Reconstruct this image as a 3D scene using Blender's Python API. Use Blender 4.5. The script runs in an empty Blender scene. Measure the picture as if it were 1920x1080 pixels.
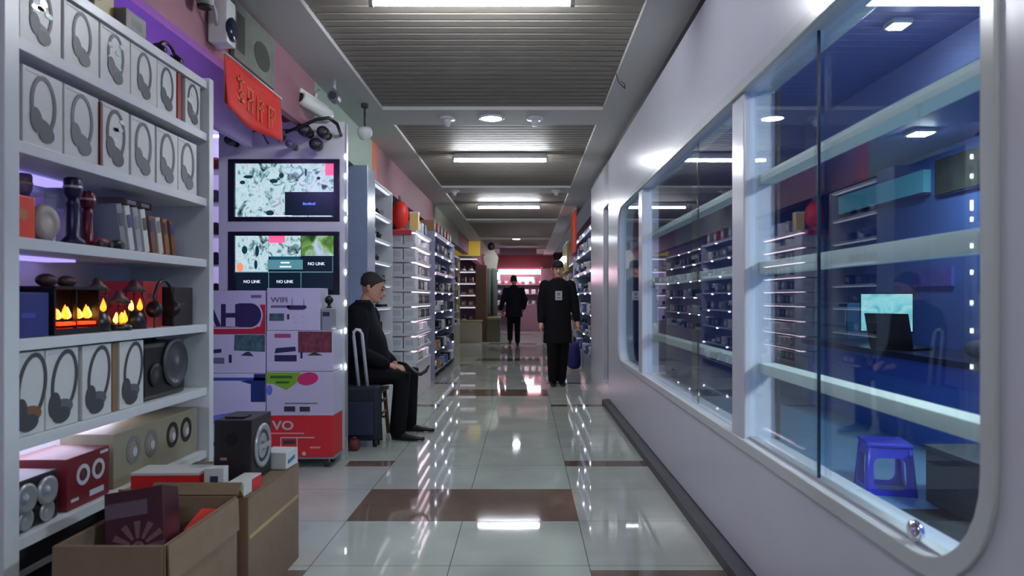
import bpy, bmesh, math, random
from mathutils import Vector, Matrix
R = math.radians
PI = math.pi
rnd = random.Random(11)
S = bpy.context.scene
C = S.collection

# ------------------------------------------------------------------ camera, world, exposure
H = 1.15
cam_d = bpy.data.cameras.new('camera')
cam = bpy.data.objects.new('camera', cam_d); C.objects.link(cam)
cam.location = (0, 0, H); cam.rotation_euler = (R(90), 0, 0)
cam_d.sensor_width = 36; cam_d.lens = 24.375
cam_d.shift_x = -25/1920; cam_d.shift_y = 20/1920
cam_d.clip_start = .05; cam_d.clip_end = 100
cam_d.dof.use_dof = True; cam_d.dof.focus_distance = 5.0; cam_d.dof.aperture_fstop = 3.2
S.camera = cam
w = bpy.data.worlds.new('world'); S.world = w; w.use_nodes = True
w.node_tree.nodes['Background'].inputs[0].default_value = (.30, .33, .42, 1)
w.node_tree.nodes['Background'].inputs[1].default_value = .12
S.view_settings.view_transform = 'Standard'; S.view_settings.look = 'None'
S.view_settings.gamma = 1; S.view_settings.use_curve_mapping = False
S.view_settings.exposure = .95
TUBE = 82.0
S.cycles.max_bounces = 8; S.cycles.transparent_max_bounces = 12
S.cycles.sample_clamp_indirect = 4.0

# ------------------------------------------------------------------ materials
def lin(c):
    return tuple((v/255/12.92 if v/255 <= .04045 else ((v/255+.055)/1.055)**2.4) for v in c)
MATS = {}
def m(name, rgb=(128,128,128), rough=.5, metal=0, emit=None, es=0, noise=.0, nscale=20, bump=0, spec=.5, coat=0):
    if name in MATS: return MATS[name]
    mt = bpy.data.materials.new(name); mt.use_nodes = True
    nt = mt.node_tree; b = nt.nodes['Principled BSDF']
    c = lin(rgb)
    b.inputs['Base Color'].default_value = (*c, 1)
    b.inputs['Roughness'].default_value = rough
    b.inputs['Metallic'].default_value = metal
    b.inputs['Specular IOR Level'].default_value = spec
    b.inputs['Coat Weight'].default_value = coat
    if emit:
        if es <= 5: es *= .62
        b.inputs['Emission Color'].default_value = (*lin(emit), 1)
        b.inputs['Emission Strength'].default_value = es
    if noise or bump:
        tc = nt.nodes.new('ShaderNodeTexCoord')
        n = nt.nodes.new('ShaderNodeTexNoise'); n.inputs['Scale'].default_value = nscale; n.inputs['Detail'].default_value = 4
        nt.links.new(tc.outputs['Object'], n.inputs['Vector'])
        if noise:
            r = nt.nodes.new('ShaderNodeValToRGB')
            r.color_ramp.elements[0].position = .3; r.color_ramp.elements[1].position = .7
            r.color_ramp.elements[0].color = (*[v*(1-noise) for v in c], 1)
            r.color_ramp.elements[1].color = (*[min(1, v*(1+noise)) for v in c], 1)
            nt.links.new(n.outputs['Fac'], r.inputs['Fac']); nt.links.new(r.outputs['Color'], b.inputs['Base Color'])
        if bump:
            bp = nt.nodes.new('ShaderNodeBump'); bp.inputs['Strength'].default_value = bump; bp.inputs['Distance'].default_value = .01
            nt.links.new(n.outputs['Fac'], bp.inputs['Height']); nt.links.new(bp.outputs['Normal'], b.inputs['Normal'])
    MATS[name] = mt
    return mt

def glass_mat(name, tint, refl=.04):
    mt = bpy.data.materials.new(name); mt.use_nodes = True; nt = mt.node_tree
    nt.nodes.clear(); N = nt.nodes.new; L = nt.links.new
    out = N('ShaderNodeOutputMaterial'); mix = N('ShaderNodeMixShader')
    tr = N('ShaderNodeBsdfTransparent'); tr.inputs[0].default_value = (*tint, 1)
    gl = N('ShaderNodeBsdfGlossy'); gl.inputs['Roughness'].default_value = .01; gl.inputs['Color'].default_value = (1,1,1,1)
    lw = N('ShaderNodeLayerWeight'); lw.inputs['Blend'].default_value = .5
    p = N('ShaderNodeMath'); p.operation = 'POWER'; p.inputs[1].default_value = 5
    ml = N('ShaderNodeMath'); ml.operation = 'MULTIPLY_ADD'; ml.inputs[1].default_value = 1-refl; ml.inputs[2].default_value = refl
    L(lw.outputs['Facing'], p.inputs[0]); L(p.outputs[0], ml.inputs[0]); L(ml.outputs[0], mix.inputs[0])
    L(tr.outputs[0], mix.inputs[1]); L(gl.outputs[0], mix.inputs[2]); L(mix.outputs[0], out.inputs[0])
    MATS[name] = mt
    return mt

def floor_mat():
    mt = m('floor_tile', (186,188,182), .03, spec=.4); nt = mt.node_tree; N = nt.nodes.new; L = nt.links.new
    b = nt.nodes['Principled BSDF']; tc = N('ShaderNodeTexCoord'); sp = N('ShaderNodeSeparateXYZ')
    L(tc.outputs['Object'], sp.inputs[0])
    lines = []
    for k, (ax, off) in enumerate((('X', .325+60), ('Y', -.585+60))):
        a = N('ShaderNodeMath'); a.operation = 'ADD'; a.inputs[1].default_value = off; L(sp.outputs[ax], a.inputs[0])
        q = N('ShaderNodeMath'); q.operation = 'PINGPONG'; q.inputs[1].default_value = .3; L(a.outputs[0], q.inputs[0])
        c = N('ShaderNodeMath'); c.operation = 'LESS_THAN'; c.inputs[1].default_value = .0022; L(q.outputs[0], c.inputs[0])
        lines.append(c)
    mx = N('ShaderNodeMath'); mx.operation = 'MAXIMUM'; L(lines[0].outputs[0], mx.inputs[0]); L(lines[1].outputs[0], mx.inputs[1])
    no = N('ShaderNodeTexNoise'); no.inputs['Scale'].default_value = 3; no.inputs['Detail'].default_value = 6; L(tc.outputs['Object'], no.inputs['Vector'])
    rp = N('ShaderNodeValToRGB'); rp.color_ramp.elements[0].position = .3; rp.color_ramp.elements[1].position = .7
    rp.color_ramp.elements[0].color = (*lin((172,178,168)), 1); rp.color_ramp.elements[1].color = (*lin((190,196,183)), 1)
    L(no.outputs['Fac'], rp.inputs['Fac'])
    mc = N('ShaderNodeMixRGB'); mc.inputs[2].default_value = (*lin((112,110,106)), 1)
    L(mx.outputs[0], mc.inputs[0]); L(rp.outputs[0], mc.inputs[1]); L(mc.outputs[0], b.inputs['Base Color'])
    # slight unevenness of the polish
    r2 = N('ShaderNodeMapRange'); r2.inputs['To Min'].default_value = .015; r2.inputs['To Max'].default_value = .05
    L(no.outputs['Fac'], r2.inputs['Value']); L(r2.outputs[0], b.inputs['Roughness'])
    return mt

def screen_mat(name, cols, scale, es):
    mt = bpy.data.materials.new(name); mt.use_nodes = True; nt = mt.node_tree; N = nt.nodes.new; L = nt.links.new
    b = nt.nodes['Principled BSDF']; b.inputs['Base Color'].default_value = (.01,.01,.01,1); b.inputs['Roughness'].default_value = .25
    tc = N('ShaderNodeTexCoord'); n = N('ShaderNodeTexNoise'); n.inputs['Scale'].default_value = scale
    n.inputs['Detail'].default_value = 5; n.inputs['Distortion'].default_value = 1.4
    L(tc.outputs['Object'], n.inputs['Vector'])
    r = N('ShaderNodeValToRGB'); cr = r.color_ramp
    while len(cr.elements) < len(cols): cr.elements.new(.5)
    for e, (p, c) in zip(cr.elements, cols):
        e.position = p; e.color = (*lin(c), 1)
    L(n.outputs['Fac'], r.inputs['Fac']); L(r.outputs[0], b.inputs['Emission Color']); b.inputs['Emission Strength'].default_value = es*.62
    MATS[name] = mt
    return mt

WHITE = m('white_laminate', (205,207,210), .35, noise=.02)
WALLW = m('white_panel', (212,214,223), .22, noise=.015, nscale=4)
BEAM = m('ceiling_paint', (196,196,192), .7, noise=.02)
SLAT = m('ceiling_slat', (140,134,124), .6, metal=0, spec=.3, noise=.05, nscale=8)
DARK = m('near_black', (22,22,26), .5)
BLACKP = m('black_plastic', (18,18,22), .35)
GREYD = m('dark_grey_plastic', (60,60,66), .45)
CHROME = m('chrome', (215,215,220), .12, metal=1)
SILVER = m('silver_plastic', (170,172,176), .3, metal=.4)
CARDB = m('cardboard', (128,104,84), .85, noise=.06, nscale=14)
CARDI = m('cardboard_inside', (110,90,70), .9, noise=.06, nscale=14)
PAPERW = m('white_carton', (196,196,194), .4, noise=.02)
BEIGE = m('beige_carton', (176,165,138), .5, noise=.03)
RED = m('red_carton', (196,34,36), .45, noise=.05)
MAROON = m('maroon_carton', (110,26,36), .45, noise=.08)
NAVY = m('navy_carton', (34,42,110), .5, noise=.05)
PRINT_D = m('print_charcoal', (66,66,72), .5)
PRINT_M = m('print_mid_grey', (90,92,98), .5)
PRINT_G = m('print_grey', (120,122,128), .5)
PRINT_L = m('print_pale', (188,190,196), .5)
SKIN = m('skin', (196,146,122), .5, noise=.04)
HAIR = m('black_hair', (24,20,20), .6, noise=.2, nscale=60)
COAT = m('black_wool', (15,15,21), .85, spec=.2, noise=.12, nscale=40)
COAT2 = m('dark_navy_jacket', (22,22,36), .8, spec=.2, noise=.12, nscale=40)
TROU = m('dark_trousers', (13,12,16), .85, spec=.2, noise=.1, nscale=40)
SHOE = m('black_leather', (14,13,14), .4)
GLASS = glass_mat('window_glass', (.90,.95,.97), .05)
CLEAR = glass_mat('case_glass', (.93,.96,.96), .05)
TUBEM = m('tube_glow', (240,240,240), .3, emit=(244,248,255), es=TUBE)
LEDV = m('violet_led_glow', (200,190,255), .3, emit=(166,152,250), es=1.0)
LEDW = m('white_led_glow', (240,240,255), .3, emit=(226,222,255), es=7)
BLUEW = m('blue_wall_paint', (84,116,192), .55, noise=.04, nscale=3)
BLUED = m('blue_desk_panel', (78,116,200), .35, noise=.03)
PINKW = m('pink_paint', (158,110,122), .7, noise=.04, nscale=5)
GREENW = m('pale_green_paint', (140,165,146), .6, noise=.05, nscale=5)
LILAC = m('lilac_paint', (188,172,214), .6, noise=.03)
WOOD = m('brown_wood', (96,62,40), .5, noise=.15, nscale=12)
FLOORM = floor_mat()
BROWNT = m('brown_tile', (116,98,84), .05, noise=.08, nscale=9)

# ------------------------------------------------------------------ mesh helpers
def B(): return bmesh.new()
def quad(bm, vs, mi=0):
    f = bm.faces.new([bm.verts.new(v) for v in vs]); f.material_index = mi; return f
def box(bm, a, b, mi=0, bev=0, mat=None):
    x0,y0,z0 = a; x1,y1,z1 = b
    t = bmesh.new()
    vs = [t.verts.new((x,y,z)) for x in (x0,x1) for y in (y0,y1) for z in (z0,z1)]
    for f in ((0,1,3,2),(4,6,7,5),(0,4,5,1),(2,3,7,6),(0,2,6,4),(1,5,7,3)):
        t.faces.new([vs[i] for i in f])
    bmesh.ops.recalc_face_normals(t, faces=t.faces[:])
    if bev: bmesh.ops.bevel(t, geom=t.edges[:], offset=bev, segments=2, affect='EDGES', profile=.6)
    if mat: t.transform(mat)
    merge(bm, t, mi)
    return bm
def merge(bm, t, mi=None):
    mp = {v: bm.verts.new(v.co) for v in t.verts}
    for f in t.faces:
        try:
            g = bm.faces.new([mp[v] for v in f.verts])
            g.material_index = f.material_index if mi is None else mi
            g.smooth = f.smooth
        except ValueError: pass
    t.free()
def loft(bm, rings, mi=0, cap=True, smooth=True, closed=True):
    vr = [[bm.verts.new(p) for p in r] for r in rings]
    n = len(vr[0])
    for a, b in zip(vr, vr[1:]):
        for i in range(n if closed else n-1):
            f = bm.faces.new((a[i], a[(i+1)%n], b[(i+1)%n], b[i])); f.material_index = mi; f.smooth = smooth
    if cap and closed:
        for r, s in ((vr[0], -1), (vr[-1], 1)):
            f = bm.faces.new(r if s > 0 else r[::-1]); f.material_index = mi
    return bm
def frame(d):
    d = d.normalized(); u = d.orthogonal().normalized()
    if abs(d.z) > .95: u = Vector((1,0,0)) - d*d.x; u.normalize()
    else: u = d.cross(Vector((0,0,1))).normalized()
    return u, d.cross(u).normalized()
def tube(bm, pts, rad, n=8, mi=0, ends=True):
    pts = [Vector(p) for p in pts]
    rs = rad if isinstance(rad, (list, tuple)) else [rad]*len(pts)
    rings = []
    for i, p in enumerate(pts):
        d = (pts[min(i+1, len(pts)-1)] - pts[max(i-1, 0)])
        u, v = frame(d)
        if rings and (pu.dot(u) < 0): u, v = -u, -v
        pu = u
        rings.append([p + (u*math.cos(2*PI*k/n) + v*math.sin(2*PI*k/n))*rs[i] for k in range(n)])
    loft(bm, rings, mi, cap=ends)
    return bm
def limb(bm, pts, rs, n=12, mi=0):
    pts = [Vector(p) for p in pts]
    d0 = (pts[0]-pts[1]).normalized(); d1 = (pts[-1]-pts[-2]).normalized()
    P = [pts[0]+d0*rs[0]*.95, pts[0]+d0*rs[0]*.6] + pts + [pts[-1]+d1*rs[-1]*.6, pts[-1]+d1*rs[-1]*.95]
    Rr = [rs[0]*.3, rs[0]*.8] + list(rs) + [rs[-1]*.8, rs[-1]*.3]
    return tube(bm, P, Rr, n, mi)
def cyl(bm, a, b, r, n=16, mi=0): return tube(bm, [a, b], r, n, mi)
def lathe(bm, prof, o=(0,0,0), n=16, mi=0, axis='Z'):
    o = Vector(o); rings = []
    for r, z in prof:
        ring = []
        for k in range(n):
            a = 2*PI*k/n
            if axis == 'Z': p = Vector((r*math.cos(a), r*math.sin(a), z))
            elif axis == 'X': p = Vector((z, r*math.cos(a), r*math.sin(a)))
            else: p = Vector((r*math.sin(a), z, r*math.cos(a)))
            ring.append(o+p)
        rings.append(ring)
    return loft(bm, rings, mi)
def ball(bm, c, r, mi=0, n=12, sc=(1,1,1), rot=None):
    t = bmesh.new(); bmesh.ops.create_uvsphere(t, u_segments=n, v_segments=max(6, n*2//3), radius=r)
    mt = Matrix.Diagonal((*sc, 1))
    if rot: mt = rot.to_4x4() @ mt
    t.transform(Matrix.Translation(c) @ mt)
    for f in t.faces: f.smooth = True
    merge(bm, t, mi); return bm
XF = (Vector((1,0,0)), Vector((0,0,1)))       # a face looking towards -Y
YF = (Vector((0,1,0)), Vector((0,0,1)))       # a face looking towards +X
YR = (Vector((0,-1,0)), Vector((0,0,1)))      # a face looking towards -X
def flat(bm, poly, o, UV, th=.0015, mi=0):
    o = Vector(o); U, V = UV; N = U.cross(V).normalized()
    a = [bm.verts.new(o+U*u+V*v) for u, v in poly]; b = [bm.verts.new(o+U*u+V*v+N*th) for u, v in poly]
    n = len(poly)
    for f in (a[::-1], b): bm.faces.new(f).material_index = mi
    for i in range(n): bm.faces.new((a[i], a[(i+1)%n], b[(i+1)%n], b[i])).material_index = mi
    return bm
def rect(u0, v0, u1, v1): return [(u0,v0),(u1,v0),(u1,v1),(u0,v1)]
def ell(cu, cv, ru, rv, n=20, a0=0, a1=2*PI): return [(cu+ru*math.cos(a0+(a1-a0)*k/n), cv+rv*math.sin(a0+(a1-a0)*k/n)) for k in range(n)]
def ringflat(bm, o, UV, cu, cv, ro, ri, th=.0015, mi=0, n=24, a0=0, a1=2*PI, rot=0):
    """flat ring / arc between two ellipses (ro = (u,v) outer, ri inner)"""
    cr, sr = math.cos(rot), math.sin(rot)
    def P(ru, rv, a):
        x, y = ru*math.cos(a), rv*math.sin(a); return (cu+x*cr-y*sr, cv+x*sr+y*cr)
    for k in range(n):
        a = a0+(a1-a0)*k/n; b = a0+(a1-a0)*(k+1)/n
        flat(bm, [P(*ri,a), P(*ro,a), P(*ro,b), P(*ri,b)], o, UV, th, mi)
    return bm

W = {}
def obj(name, bm, mats, parent=None, world=False, smooth=False, sub=0):
    me = bpy.data.meshes.new(name)
    if world and parent: bm.transform(W[parent].inverted())
    bmesh.ops.recalc_face_normals(bm, faces=bm.faces[:])
    if smooth:
        for f in bm.faces: f.smooth = True
    bm.to_mesh(me); bm.free()
    for x in (mats if isinstance(mats, (list, tuple)) else [mats]): me.materials.append(x)
    o = bpy.data.objects.new(name, me); C.objects.link(o)
    if parent: o.parent = parent; W[o] = W[parent].copy()
    else: W[o] = Matrix.Identity(4)
    if sub: md = o.modifiers.new('sub', 'SUBSURF'); md.levels = sub; md.render_levels = sub
    return o
def part(name, bm, mats, parent, **k): return obj(name, bm, mats, parent, **k)
def wpart(name, bm, mats, parent, **k): return obj(name, bm, mats, parent, world=True, **k)
def tag(o, label, cat, group=None, kind=None):
    o['label'] = label; o['category'] = cat
    if group: o['group'] = group
    if kind: o['kind'] = kind
    return o
def thing(name, label, cat, loc=(0,0,0), rz=0, group=None):
    o = bpy.data.objects.new(name, None); C.objects.link(o); o.empty_display_size = .05
    o.location = loc; o.rotation_euler = (0,0,rz); W[o] = Matrix.Translation(loc) @ Matrix.Rotation(rz, 4, 'Z')
    return tag(o, label, cat, group)
def struct(name, bm, mats, **k):
    o = obj(name, bm, mats, **k); o['kind'] = 'structure'; return o
KIDS = {}
def kids(o): return [c for c in bpy.data.objects if c.parent == o]
def dup(root, loc, rz=0, label=None, group=None, scale=None):
    r = root.copy(); C.objects.link(r); r.location = loc; r.rotation_euler = (0,0,rz)
    W[r] = Matrix.Translation(loc) @ Matrix.Rotation(rz, 4, 'Z')
    if scale: r.scale = scale
    if label: r['label'] = label
    if group: r['group'] = group
    for ch in kids(root):
        c = ch.copy(); C.objects.link(c); c.parent = r
        for g in kids(ch):
            d = g.copy(); C.objects.link(d); d.parent = c
    return r
def text(name, s, size, o, UV, mat, parent, th=.0012, align='CENTER', bold=0, sx=1):
    cu = bpy.data.curves.new('t', 'FONT'); cu.body = s; cu.size = size; cu.align_x = align; cu.extrude = th; cu.offset = bold; cu.resolution_u = 3
    t = bpy.data.objects.new('t', cu); C.objects.link(t)
    dg = bpy.context.evaluated_depsgraph_get(); dg.update()
    me = bpy.data.meshes.new_from_object(t.evaluated_get(dg)); bpy.data.objects.remove(t)
    me.name = name
    U, V = UV; N = U.cross(V)
    mt = Matrix(((U.x*sx,V.x,N.x,o[0]),(U.y*sx,V.y,N.y,o[1]),(U.z*sx,V.z,N.z,o[2]),(0,0,0,1)))
    me.transform(W[parent].inverted() @ mt)
    me.materials.clear(); me.materials.append(mat)
    ob = bpy.data.objects.new(name, me); C.objects.link(ob); ob.parent = parent; W[ob] = W[parent].copy()
    return ob
def holed(outer, holes, depth, bev=0):
    """prism in local XY with rounded holes, thickness along Z"""
    cu = bpy.data.curves.new('h', 'CURVE'); cu.dimensions = '2D'; cu.fill_mode = 'BOTH'; cu.extrude = depth/2-bev; cu.bevel_depth = bev; cu.bevel_resolution = 2; cu.offset = -bev
    for poly in [outer]+holes:
        sp = cu.splines.new('POLY'); sp.points.add(len(poly)-1); sp.use_cyclic_u = True
        for q, (x, y) in zip(sp.points, poly): q.co = (x, y, 0, 1)
    t = bpy.data.objects.new('h', cu); C.objects.link(t)
    dg = bpy.context.evaluated_depsgraph_get(); dg.update()
    me = bpy.data.meshes.new_from_object(t.evaluated_get(dg)); bpy.data.objects.remove(t)
    bm = bmesh.new(); bm.from_mesh(me); bpy.data.meshes.remove(me)
    return bm
def rrect(x0, y0, x1, y1, r, n=8):
    p = []
    for cx, cy, a in ((x1-r,y1-r,0),(x0+r,y1-r,PI/2),(x0+r,y0+r,PI),(x1-r,y0+r,1.5*PI)):
        for k in range(n+1): p.append((cx+r*math.cos(a+PI/2*k/n), cy+r*math.sin(a+PI/2*k/n)))
    return p
def bar(a, b, mi=0, bev=0): return box(B(), a, b, mi, bev)

# ------------------------------------------------------------------ the setting
XW = .91                                  # face of the window wall
ZC = 2.75                                 # white part of the ceiling
fb = B(); box(fb, (-2.8,-6,-.12), (4.5,30,0))
for k in range(-1, 6):                    # brown inlays of the floor
    yb = 3.585 + 4.6*k
    for x0, x1, y0, y1 in ((-.925,-.326,yb,yb+.6), (-.324,.275,yb,yb+.6), (.277,.87,yb+1.17,yb+1.33), (.277,.87,yb-.80,yb-.65), (-1.24,-.925,yb+1.17,yb+1.33), (-1.24,-.925,yb-.80,yb-.65)):
        box(fb, (x0,y0,-.01), (x1,y1,.0006), 1)
struct('floor', fb, [FLOORM, BROWNT])

beams = [6.13+4.13*k for k in range(-3, 6)]
cb = B()
box(cb, (-1.56,-6,ZC), (-1.21,30,ZC+.2)); box(cb, (.655,-6,ZC), (1.0,30,ZC+.2))
for y in beams: box(cb, (-1.21,y-.25,ZC), (.655,y+.25,ZC+.2))
box(cb, (-1.56,-6,ZC+.25), (1.0,30,ZC+.3), 1)
struct('ceiling', cb, [BEAM, DARK])
n_ = 0
for y in beams[:-1]:
    n_ += 1; sb = B(); y0 = y+.25; cnt = 36; p = 3.63/cnt
    for i in range(cnt):
        yy = y0+i*p
        box(sb, (-1.21,yy+.008,ZC+.03), (.655,yy+p-.014,ZC+.075))
    box(sb, (-1.21,y0,ZC+.10), (.655,y0+3.63,ZC+.13))
    struct('trim_%d' % n_, sb, SLAT)

# left side walls
lw = bar((-2.75,-6,0), (-2.6,30,2.95)); struct('wall_left', lw, LILAC)
lb = B()
box(lb, (-1.60,-6,2.36), (-1.55,5.1,2.95), 0); box(lb, (-1.72,5.1,2.36), (-1.55,7.0,2.95), 1)
box(lb, (-1.72,7.0,2.36), (-1.55,7.25,2.95), 2); box(lb, (-1.72,7.25,2.36), (-1.55,11.5,2.95), 0)
box(lb, (-1.72,11.5,2.36), (-1.55,16,2.95), 3); box(lb, (-1.72,16,2.36), (-1.55,30,2.95), 0)
OCHRE = m('ochre_paint', (176,150,72), .6, noise=.05)
ORANGE = m('orange_paint', (200,92,50), .6, noise=.05)
struct('trim_20', lb, [PINKW, GREENW, ORANGE, m('grey_green_paint', (150,152,140), .6)])
struct('ceiling', bar((-2.75,-6,2.73), (-1.60,30,2.85)), LILAC)
struct('wall_back', bar((-2.75,-6.2,0), (4.5,-6,2.95)), m('grey_paint', (150,150,152), .7))
struct('wall_front', bar((-2.75,27,0), (4.5,27.2,2.95)), m('dusky_pink_paint', (112,76,86), .6))

# window wall: white cladding with a long rounded opening, mullions and panes
Z0, Z1, Y0, Y1 = .565, 2.015, 1.372, 6.76
hole = rrect(Y0, Z0, Y1, Z1, .24)
wb = holed([(-6,.05),(7.60,.05),(7.60,2.665),(-6,2.665)], [hole], .14, bev=.012)
wb.transform(Matrix(((0,0,1,XW+.07),(1,0,0,0),(0,1,0,0),(0,0,0,1))))
struct('wall_right', wb, WALLW)
fr = holed(rrect(Y0-.045, Z0-.045, Y1+.045, Z1+.045, .28), [rrect(Y0+.001, Z0+.001, Y1-.001, Z1-.001, .24)], .012, bev=.004)
fr.transform(Matrix(((0,0,1,XW-.0055),(1,0,0,0),(0,1,0,0),(0,0,0,1))))
struct('trim_27', fr, m('pale_frame', (204,210,208), .2))
eb = B(); box(eb, (XW,8.1,.0), (XW+.14,9.6,2.665), bev=.006); box(eb, (XW,7.60,2.2), (XW+.14,8.1,2.665)); box(eb, (XW,7.60,0), (XW+.14,8.1,.2))
struct('wall_right', eb, WALLW)
struct('door_1', bar((XW+.05,7.60,.2), (XW+.07,8.1,2.2)), m('dark_green_glass', (10,48,40), .1))
struct('baseboard_right', bar((XW-.07,-6,0), (XW+.14,7.60,.05)), m('dark_baseboard', (66,66,72), .45, noise=.05))
struct('trim_21', bar((XW+.03,-6,2.665), (XW+.14,9.6,ZC)), DARK)
def mullion(n, y0, y1):
    struct('trim_%d' % n, bar((XW+.004,y0,Z0-.02), (XW+.136,y1,Z1+.02), bev=.008), WALLW)
mullion(22, 2.90, 3.07); mullion(23, 5.43, 5.60)
def window(n, panes):
    o = bpy.data.objects.new('window_%d' % n, None); C.objects.link(o); o['kind'] = 'structure'; W[o] = Matrix.Identity(4)
    for (y0, y1, x) in panes:
        part('glass_pane', bar((x,y0,Z0+.004), (x+.006,y1,Z1-.004)), GLASS, o)
    return o
w1 = window(1, [(2.23,2.895,XW+.030), (1.40,2.29,XW+.044)])
lk = B(); lathe(lk, [(.0,-.012),(.024,-.012),(.026,0),(.02,.008),(.0,.01)], (XW+.03,1.665,.592), axis='X', n=18)
part('lock', lk, CHROME, w1)
tk = B(); box(tk, (XW+.024,Y0+.14,Z0+.0005), (XW+.058,2.895,Z0+.010)); part('track', tk, SILVER, w1)
part('pane_edge', bar((XW+.028,2.224,Z0+.004), (XW+.0375,2.230,Z1-.004)), m('dark_pane_edge', (16,44,60), .2), w1)
w2 = window(2, [(3.075,3.92,XW+.030), (3.84,5.425,XW+.044)])
part('pane_edge', bar((XW+.042,3.834,Z0+.004), (XW+.0515,3.84,Z1-.004)), m('dark_pane_edge'), w2)
struct('trim_26', bar((XW+.137,2.885,Z0), (XW+.150,2.90,Z1)), m('dark_gasket', (24,32,48), .5))
window(3, [(5.605,6.75,XW+.030)])

# shop behind the window
sh = B(); box(sh, (4.3,-2,0), (4.45,10.2,2.95)); struct('wall_right', sh, BLUEW)
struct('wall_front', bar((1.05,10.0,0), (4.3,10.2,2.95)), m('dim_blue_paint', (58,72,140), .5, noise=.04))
struct('wall_back', bar((1.05,-2.2,0), (4.45,-2,2.95)), BLUEW)
struct('ceiling', bar((1.05,-2,2.70), (4.3,10,2.90)), m('shop_ceiling_paint', (92,112,186), .6))
struct('floor', bar((1.05,-2,0), (4.3,10,.004)), m('shop_floor', (112,160,196), .25, noise=.06, nscale=5))

# ------------------------------------------------------------------ lamps of the corridor
def tube_light(y, label):
    t = thing('tube_light', label, 'ceiling light', (-.28, y, ZC+.03), group='tube lights along the slatted ceiling')
    for x in (-.525,.525): part('end_cap', bar((x-.012,-.016,-.105), (x+.012,.016,-.0301), bev=.003), SILVER, t)
    part('housing', bar((-.512,-.035,-.068), (.512,.035,0), bev=.004), SILVER, t)
    b = B(); limb(b, [(-.51,0,-.085), (.51,0,-.085)], [.0155,.0155], 12); part('tube', b, TUBEM, t, smooth=True)
    return t
tls = ['bright ceiling tube nearest the camera, cut by the top of the photo', 'bright ceiling tube just beyond the round downlight', 'bright ceiling tube above the walking people, third from the camera',
       'ceiling tube behind the camera']
for y, l in zip((3.62, 7.75, 11.75, -.6), tls): tube_light(y, l)
def downlight(x, y, label, es=9):
    t = thing('downlight', label, 'ceiling light', (x, y, ZC))
    b = B(); lathe(b, [(.115,0),(.115,-.008),(.098,-.014),(.092,-.006)], n=24); part('trim_ring', b, WHITE, t)
    b = B(); lathe(b, [(.0,-.004),(.09,-.004),(.088,-.011),(.0,-.012)], n=24); part('diffuser', b, m('downlight_glow_%d' % es, (240,245,255), .3, emit=(232,244,255), es=es), t)
downlight(-.30, 6.13, 'round white downlight glowing in the nearest visible ceiling beam', 16)
downlight(-.24, 18.52, 'small round downlight in a far ceiling beam', 260)
downlight(-.24, 22.65, 'tiny round downlight in the farthest ceiling beam', 260)
def detector(x, y, label):
    t = thing('smoke_detector', label, 'detector', (x, y, ZC), group='detectors on the ceiling beams')
    b = B(); lathe(b, [(0,0),(.075,0),(.07,-.02),(0,-.022)], n=18); part('base', b, WHITE, t)
    b = B(); lathe(b, [(.03,-.02),(.034,-.04),(.022,-.075),(.0,-.08)], n=14); part('head', b, WHITE, t)
detector(-.69, 6.13, 'white detector on the nearest beam, left of the downlight'); detector(.085, 6.13, 'white detector on the nearest beam, right of the downlight')
detector(-1.05, 10.26, 'white detector on the second beam, left side'); detector(.46, 10.26, 'white detector on the second beam, right side')
wr = B(); tube(wr, [(.62,4.85,ZC+.02),(.66,4.9,ZC-.07),(.71,4.95,ZC-.10),(.72,5.02,ZC-.05),(.70,5.1,ZC-.002)], .004, 6)
tag(obj('cable', wr, GREYD, smooth=True), 'loose thin cable looping under the right edge of the slats', 'cable')

# ------------------------------------------------------------------ big white shelf on the left
SX0, SX1 = -1.86, -1.50                    # back, front
SY0, SY1 = 1.98, 3.31
BZ = [2.156, 1.91, 1.603, 1.316, 1.012, .715, .42]
sh = thing('display_shelf', 'tall white display shelf full of headphone boxes and gadgets', 'shelf', (SX1, SY0, 0))
for i, z in enumerate(BZ):
    wpart('shelf_board', bar((SX0,SY0+.06,z-.018), (SX1,SY1-.045,z+.018), bev=.002), WHITE, sh)
wpart('side_panel', bar((SX0,SY0,0), (SX1+.012,SY0+.06,2.19), bev=.003), WHITE, sh)
wpart('side_panel', bar((SX0,SY1-.045,0), (SX1+.012,SY1,2.19), bev=.003), WHITE, sh)
wpart('back_panel', bar((SX0-.02,SY0,0), (SX0,SY1,2.17)), WHITE, sh)
wpart('plinth_panel', bar((SX0,SY0+.06,0), (SX1-.06,SY1-.045,.40)), m('dark_plinth', (40,38,52), .5), sh)
wpart('plinth_rail', bar((SX1-.05,SY0+.06,.30), (SX1-.035,SY1-.045,.315)), SILVER, sh)
for i, z in enumerate(BZ[:-1]):
    y1 = SY1-.3 if i < 5 else SY0+.95
    zz = z-.031
    if i == 5: wpart('led_strip', bar((SX0+.09,SY0+.07,zz-.008), (SX0+.115,y1,zz+.008)), LEDW, sh)
    else: wpart('led_strip', bar((SX0+.02,SY0+.07,zz+.004), (SX0+.135,y1-.35,zz+.012)), LEDV, sh)  # strip widened into a panel to imitate the lavender glow under the board

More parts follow.
